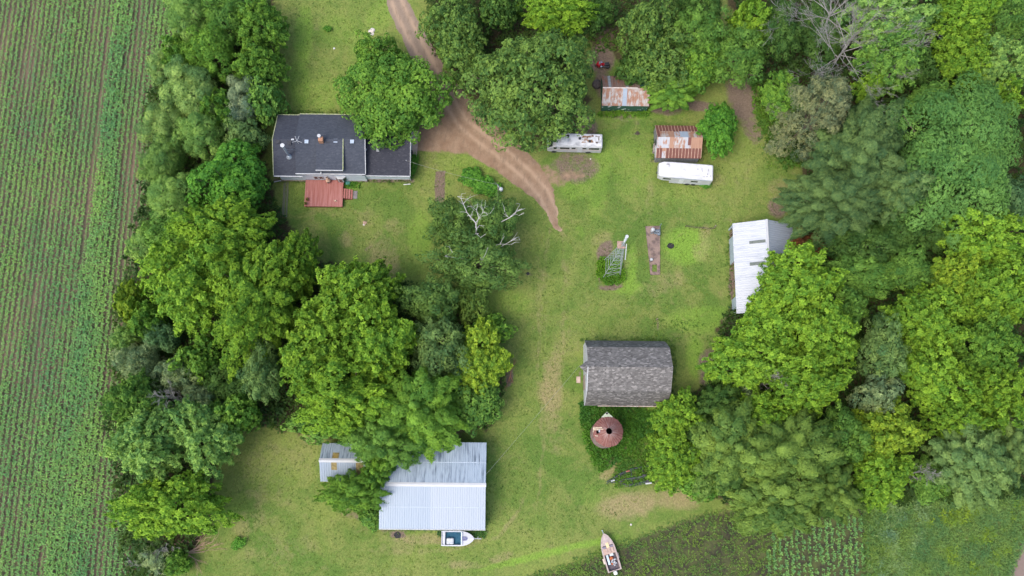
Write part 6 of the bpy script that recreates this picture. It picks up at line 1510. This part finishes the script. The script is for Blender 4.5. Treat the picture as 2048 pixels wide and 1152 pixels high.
PINK = pm("faded_pinkish_gelcoat", (0.425, 0.348, 0.319), (0.306, 0.238, 0.212), 3, .5); DINK = pm("dingy_vinyl", (.36, .25, .20), (.46, .34, .28), 4, .7)
s0, s1 = P(1230, 1142, 1.1), P(1207.5, 1067, 1.1)
an = math.atan2(s1.y - s0.y, s1.x - s0.x); L_ = (s1 - s0).length; W_ = 1.9
bt = thing("runabout_boat", "abandoned faded pinkish speedboat filled with junk at the garden's edge", "boat", ((s0.x + s1.x) / 2, (s0.y + s1.y) / 2, 0), an)
secs = hull(L_, W_, .48); boat_shell(bt, secs, PINK, PINK, .16)
deck_piece(bt, "foredeck", secs, 15, 22, PINK, .12)
deck_piece(bt, "seat_deck", secs, 10, 14, DINK, .14)
SHD = pm("mauve_grey_vinyl", (.17, .15, .19), (.24, .21, .25), 4, .7)
m = MB(); m.box(L_ * .115, L_ * .165, -.75, -.22, 1.1, 1.19); m.box(L_ * .115, L_ * .165, .22, .75, 1.1, 1.19); m.build("windscreen_base", SHD, bt, local=True)
m = MB(); m.box(L_ * .12, L_ * .25, -.2, .2, 1.10, 1.22); m.build("hatch", pm("sun_bleached_tan", (.62, .46, .24), (.68, .52, .32), 4, .7), bt, local=True)
m = MB(); [m.box(-.05, .55, y_, y_ + .32, 1.17, 1.24) for y_ in (-.62, -.22, .22)]; m.build("cushion", DINK, bt, local=True)
m = MB(); m.box(-L_ / 2 + .1, -.12, -W_ / 2 + .18, W_ / 2 - .18, .5, .56); m.build("floor", pm("dark_boat_floor", (.08, .07, .09), (.13, .11, .12), 4, .9), bt, local=True)
m = MB(); m.box(-L_ / 2 + .0, -L_ / 2 + .12, -W_ / 2 + .12, W_ / 2 - .12, .5, 1.05); m.build("transom", PINK, bt, local=True)
m = MB(); m.box(-.16, -.10, -W_ / 2 + .2, W_ / 2 - .2, .56, 1.05); m.build("dashboard", BLACK, bt, local=True)
m = MB(); m.box(-.55, -.22, -.45, .05, .57, .95); m.build("seat", pm("pale_grey_seat", (.55, .60, .60), (.45, .5, .5), 5, .7), bt, local=True)
m = MB(); m.box(-1.6, -.3, .28, .55, .57, .9); m.build("side_panel", pm("pale_teal_cover", (.42, .55, .60), (.52, .6, .64), 5, .6), bt, local=True)
jl = [(-.85, -.05, .27, .24, "orange brown"), (-1.55, .02, .16, .15, "small")]
m = MB()
for (xx, yy, ra, rb, _) in jl: m.tube([(xx, yy, .57), (xx, yy, .85), (xx, yy, 1.0)], [ra, ra, ra * .6], 12)
tag(m.build("orange_bundle", pm("rust_orange_cloth", (.42, .11, .04), (.3, .08, .03), 4, .8), None, loc=(0, 0, 0)), "rust orange bundle lying inside the abandoned boat", "bundle")
ob = bpy.data.objects["orange_bundle"]; ob.location = bt.location; ob.rotation_euler = bt.rotation_euler
m = MB(); rr = random.Random(4)
for k in range(11):
    xx, yy = -1.0 - k * .085 + rr.uniform(-.1, .1), -.25 + rr.uniform(-.2, .35); m.tube([(xx, yy, .6 + k * .01), (xx + rr.uniform(-.25, .25), yy + rr.uniform(-.2, .2), .95)], [.12, .10], 6)
tag(m.build("white_junk", RIDGE, None, loc=(0, 0, 0)), "heap of white junk inside the abandoned boat's stern", "junk heap")
ob = bpy.data.objects["white_junk"]; ob.location = bt.location; ob.rotation_euler = bt.rotation_euler
m = MB(); loft(m, [(-L_ / 2 - .5, ring(.20, .5, 1.2, .08)), (-L_ / 2 - .3, ring(.26, .5, 1.3, .1)), (-L_ / 2 - .02, ring(.2, .5, 1.25, .08))]); m.build("outboard_motor", pm("pale_motor_cowl", (.68, .70, .66), (.58, .6, .56), 4, .5), bt, local=True)
tl = thing("runabout_trailer", "boat trailer with pale mudguards carrying the abandoned pinkish boat", "boat trailer", bt.location, an)
for s in (-1, 1):
    x_ = -.75 if s < 0 else -1.0
    m = MB(); m.box(x_ - .36, x_ + .36, s * 1.03 - .11, s * 1.03 + .11, .68, .73); m.build("mudguard", pm("bare_tan_metal", (.66, .56, .46), (.55, .46, .38), 4, .7), tl, local=True)
    m = MB(); m.tube([(x_, s * .94, .3), (x_, s * 1.1, .3)], .3, 14); m.build("wheel", BLACK, tl, local=True)
m = MB(); m.bar((-1.5, -.5, .32), (L_ / 2 - .2, 0, .32), .08); m.bar((-1.5, .5, .32), (L_ / 2 - .2, 0, .32), .08); m.bar((L_ / 2 - .2, 0, .35), (L_ / 2 + .45, 0, .45), .10); m.build("frame", STEEL, tl, local=True)
m = MB(); m.bar((L_ / 2 + .35, .03, 0.0), (L_ / 2 + .4, .08, .7), .12); m.build("jack", STEEL, tl, local=True)

# ------------------------------------------------------------------ stones, lamp post, wires, oddments
STN = pm("pale_field_stone", (.60, .55, .50), (.42, .38, .35), 4, .85)
def stone(px, py, r, label, mat=STN, hh=.7, name="boulder", cat="stone"):
    c = P(px, py); rr = random.Random(int(px * 7 + py)); m = MB(); n = 9
    rings = [(1.0, 0), (1.05, .25), (.9, .6), (.55, .9), (.15, 1.0)]
    vs = [(c.x + math.cos(6.283 * i / n) * r * k * rr.uniform(.85, 1.15), c.y + math.sin(6.283 * i / n) * r * k * rr.uniform(.85, 1.15), h * r * hh * rr.uniform(.9, 1.1)) for (k, h) in rings for i in range(n)]
    fs = [(j * n + i, j * n + (i + 1) % n, (j + 1) * n + (i + 1) % n, (j + 1) * n + i) for j in range(len(rings) - 1) for i in range(n)] + [tuple((len(rings) - 1) * n + i for i in range(n))]
    m.add(vs, fs); return tag(m.build(name, mat, None, loc=c), label, cat)
stone(745, 60.5, .38, "largest pale boulder on the north lawn above the big bright tree"); stone(739.5, 62.5, .24, "smaller pale boulder left of the largest one on the north lawn"); stone(744, 67.5, .30, "flat yellowish stone just above the bright tree's top", hh=.3)
stone(668.5, 97, .16, "small white stone in the north lawn", RIDGE); stone(729.5, 445.5, .30, "brown tree stump stone in the back lawn south of the deck", pm("stump_brown", (.40, .28, .2), (.3, .2, .15), 5, .9), .4, "stump", "stump")
stone(728, 449, .16, "small grey stone beside the stump in the back lawn", STN, .4)
stone(1262, 1049, .0 + .14, "small tan stone at the dry patch above the boats' end of the yard", STN)
for (bx__, by__) in ((1056, 547),): stone(bx__, by__, .22, "dark scorched lump in the grass lane", CHAR, .12, "burnt_patch", "burnt patch")
stone(795, 1070, .45, "heap of black ashes below the pole barn's south wall", CHAR, .12, "ash_heap", "ash heap")
stone(1275, 266.5, .34, "dark bare lump in the lawn between motorhome and rusty shed", pm("dark_earth", (.07, .06, .045), (.05, .04, .03), 3, .95), .15, "earth_mound", "mound")
stone(1181, 318, .0 + .12, "small tan clod on the bare ground below the motorhome", STN, .4)
c = P(822, 308, 0); m = MB(); m.box(c.x - .05, c.x + .3, c.y - .3, c.y + .25, .06, 1.0); tag(m.build("utility_box", BLACK, None, loc=c), "dark box standing against the wing's east wall", "box")
# yard light pole
c = P(997, 409.5); zt = 8.2
yl_ = thing("yard_light", "tall pole with a white yard light at the bush bed's end", "lamp post", c)
tp = Vector((c.x, c.y, zt))
m = MB(); m.tube([(c.x, c.y, 0), tp], [.14, .10], 8); m.build("pole", pm("grey_pole", (.3, .27, .24), (.22, .2, .18), 3, .9), yl_)
lp = P(1002, 378, 7.6); s_ = P(995, 369, 8.0)
m = MB(); m.tube([tp, s_, lp], .05, 6); m.build("arm", STEEL, yl_)
m = MB(); m.tube([lp + Vector((0, 0, .2)), lp + Vector((0, 0, .1)), lp + Vector((0, 0, -.25))], [.1, .26, .3], 12); m.build("lamp_shade", RIDGE, yl_)
m = MB(); m.bar(s_ + Vector((-.35, .3, 0)), s_ + Vector((.3, -.3, 0)), .12); m.build("cross_arm", BLACK, yl_)
WIRE = pm("pale_wire", (0.275, 0.275, 0.250), (0.225, 0.225, 0.210), 3, .5)
def wire(a, b, sag, label, r=.013, name="overhead_wire"):
    m = MB(); pts = [a.lerp(b, i / 12) - Vector((0, 0, sag * 4 * (i / 12) * (1 - i / 12))) for i in range(13)]
    m.tube(pts, r, 5); tag(m.build(name, WIRE, None, loc=a), label, "wire")
wire(P(812.5, 321, 4.0), s_, .6, "overhead wire from the farmhouse wing to the yard light pole")
wire(P(1160, 730, 8.8), P(971, 950, 5.0), .8, "overhead wire crossing the mown lane from the gambrel barn to the pole barn", .011)
c = P(812.5, 321, 4.0); m = MB(); m.tube([(c.x, c.y, 3.6), (c.x, c.y, 4.1)], .06, 6); m.build("service_mast", WHITE, house)
# teal cloth by the deck, boards on the barn's north side
c = P(698, 367.5); m = MB(); m.tube([(c.x - .1, c.y + .1, 0.01), (c.x - .1, c.y + .1, .25), (c.x, c.y, .4)], [.5, .42, .2], 9); tag(m.build("tarp", pm("faded_teal_tarp", (.05, .20, .17), (.08, .24, .2), 4, .8), None, loc=c), "faded teal tarp heap between the deck and the house wall", "tarp")
c = P(1157, 756); m = MB(); m.box(c.x - .3, c.x + .25, c.y - .7, c.y + .2, 0, .07); tag(m.build("doorstep_slab", CONC, None, loc=c), "small concrete doorstep on the gambrel barn's west side", "doorstep")
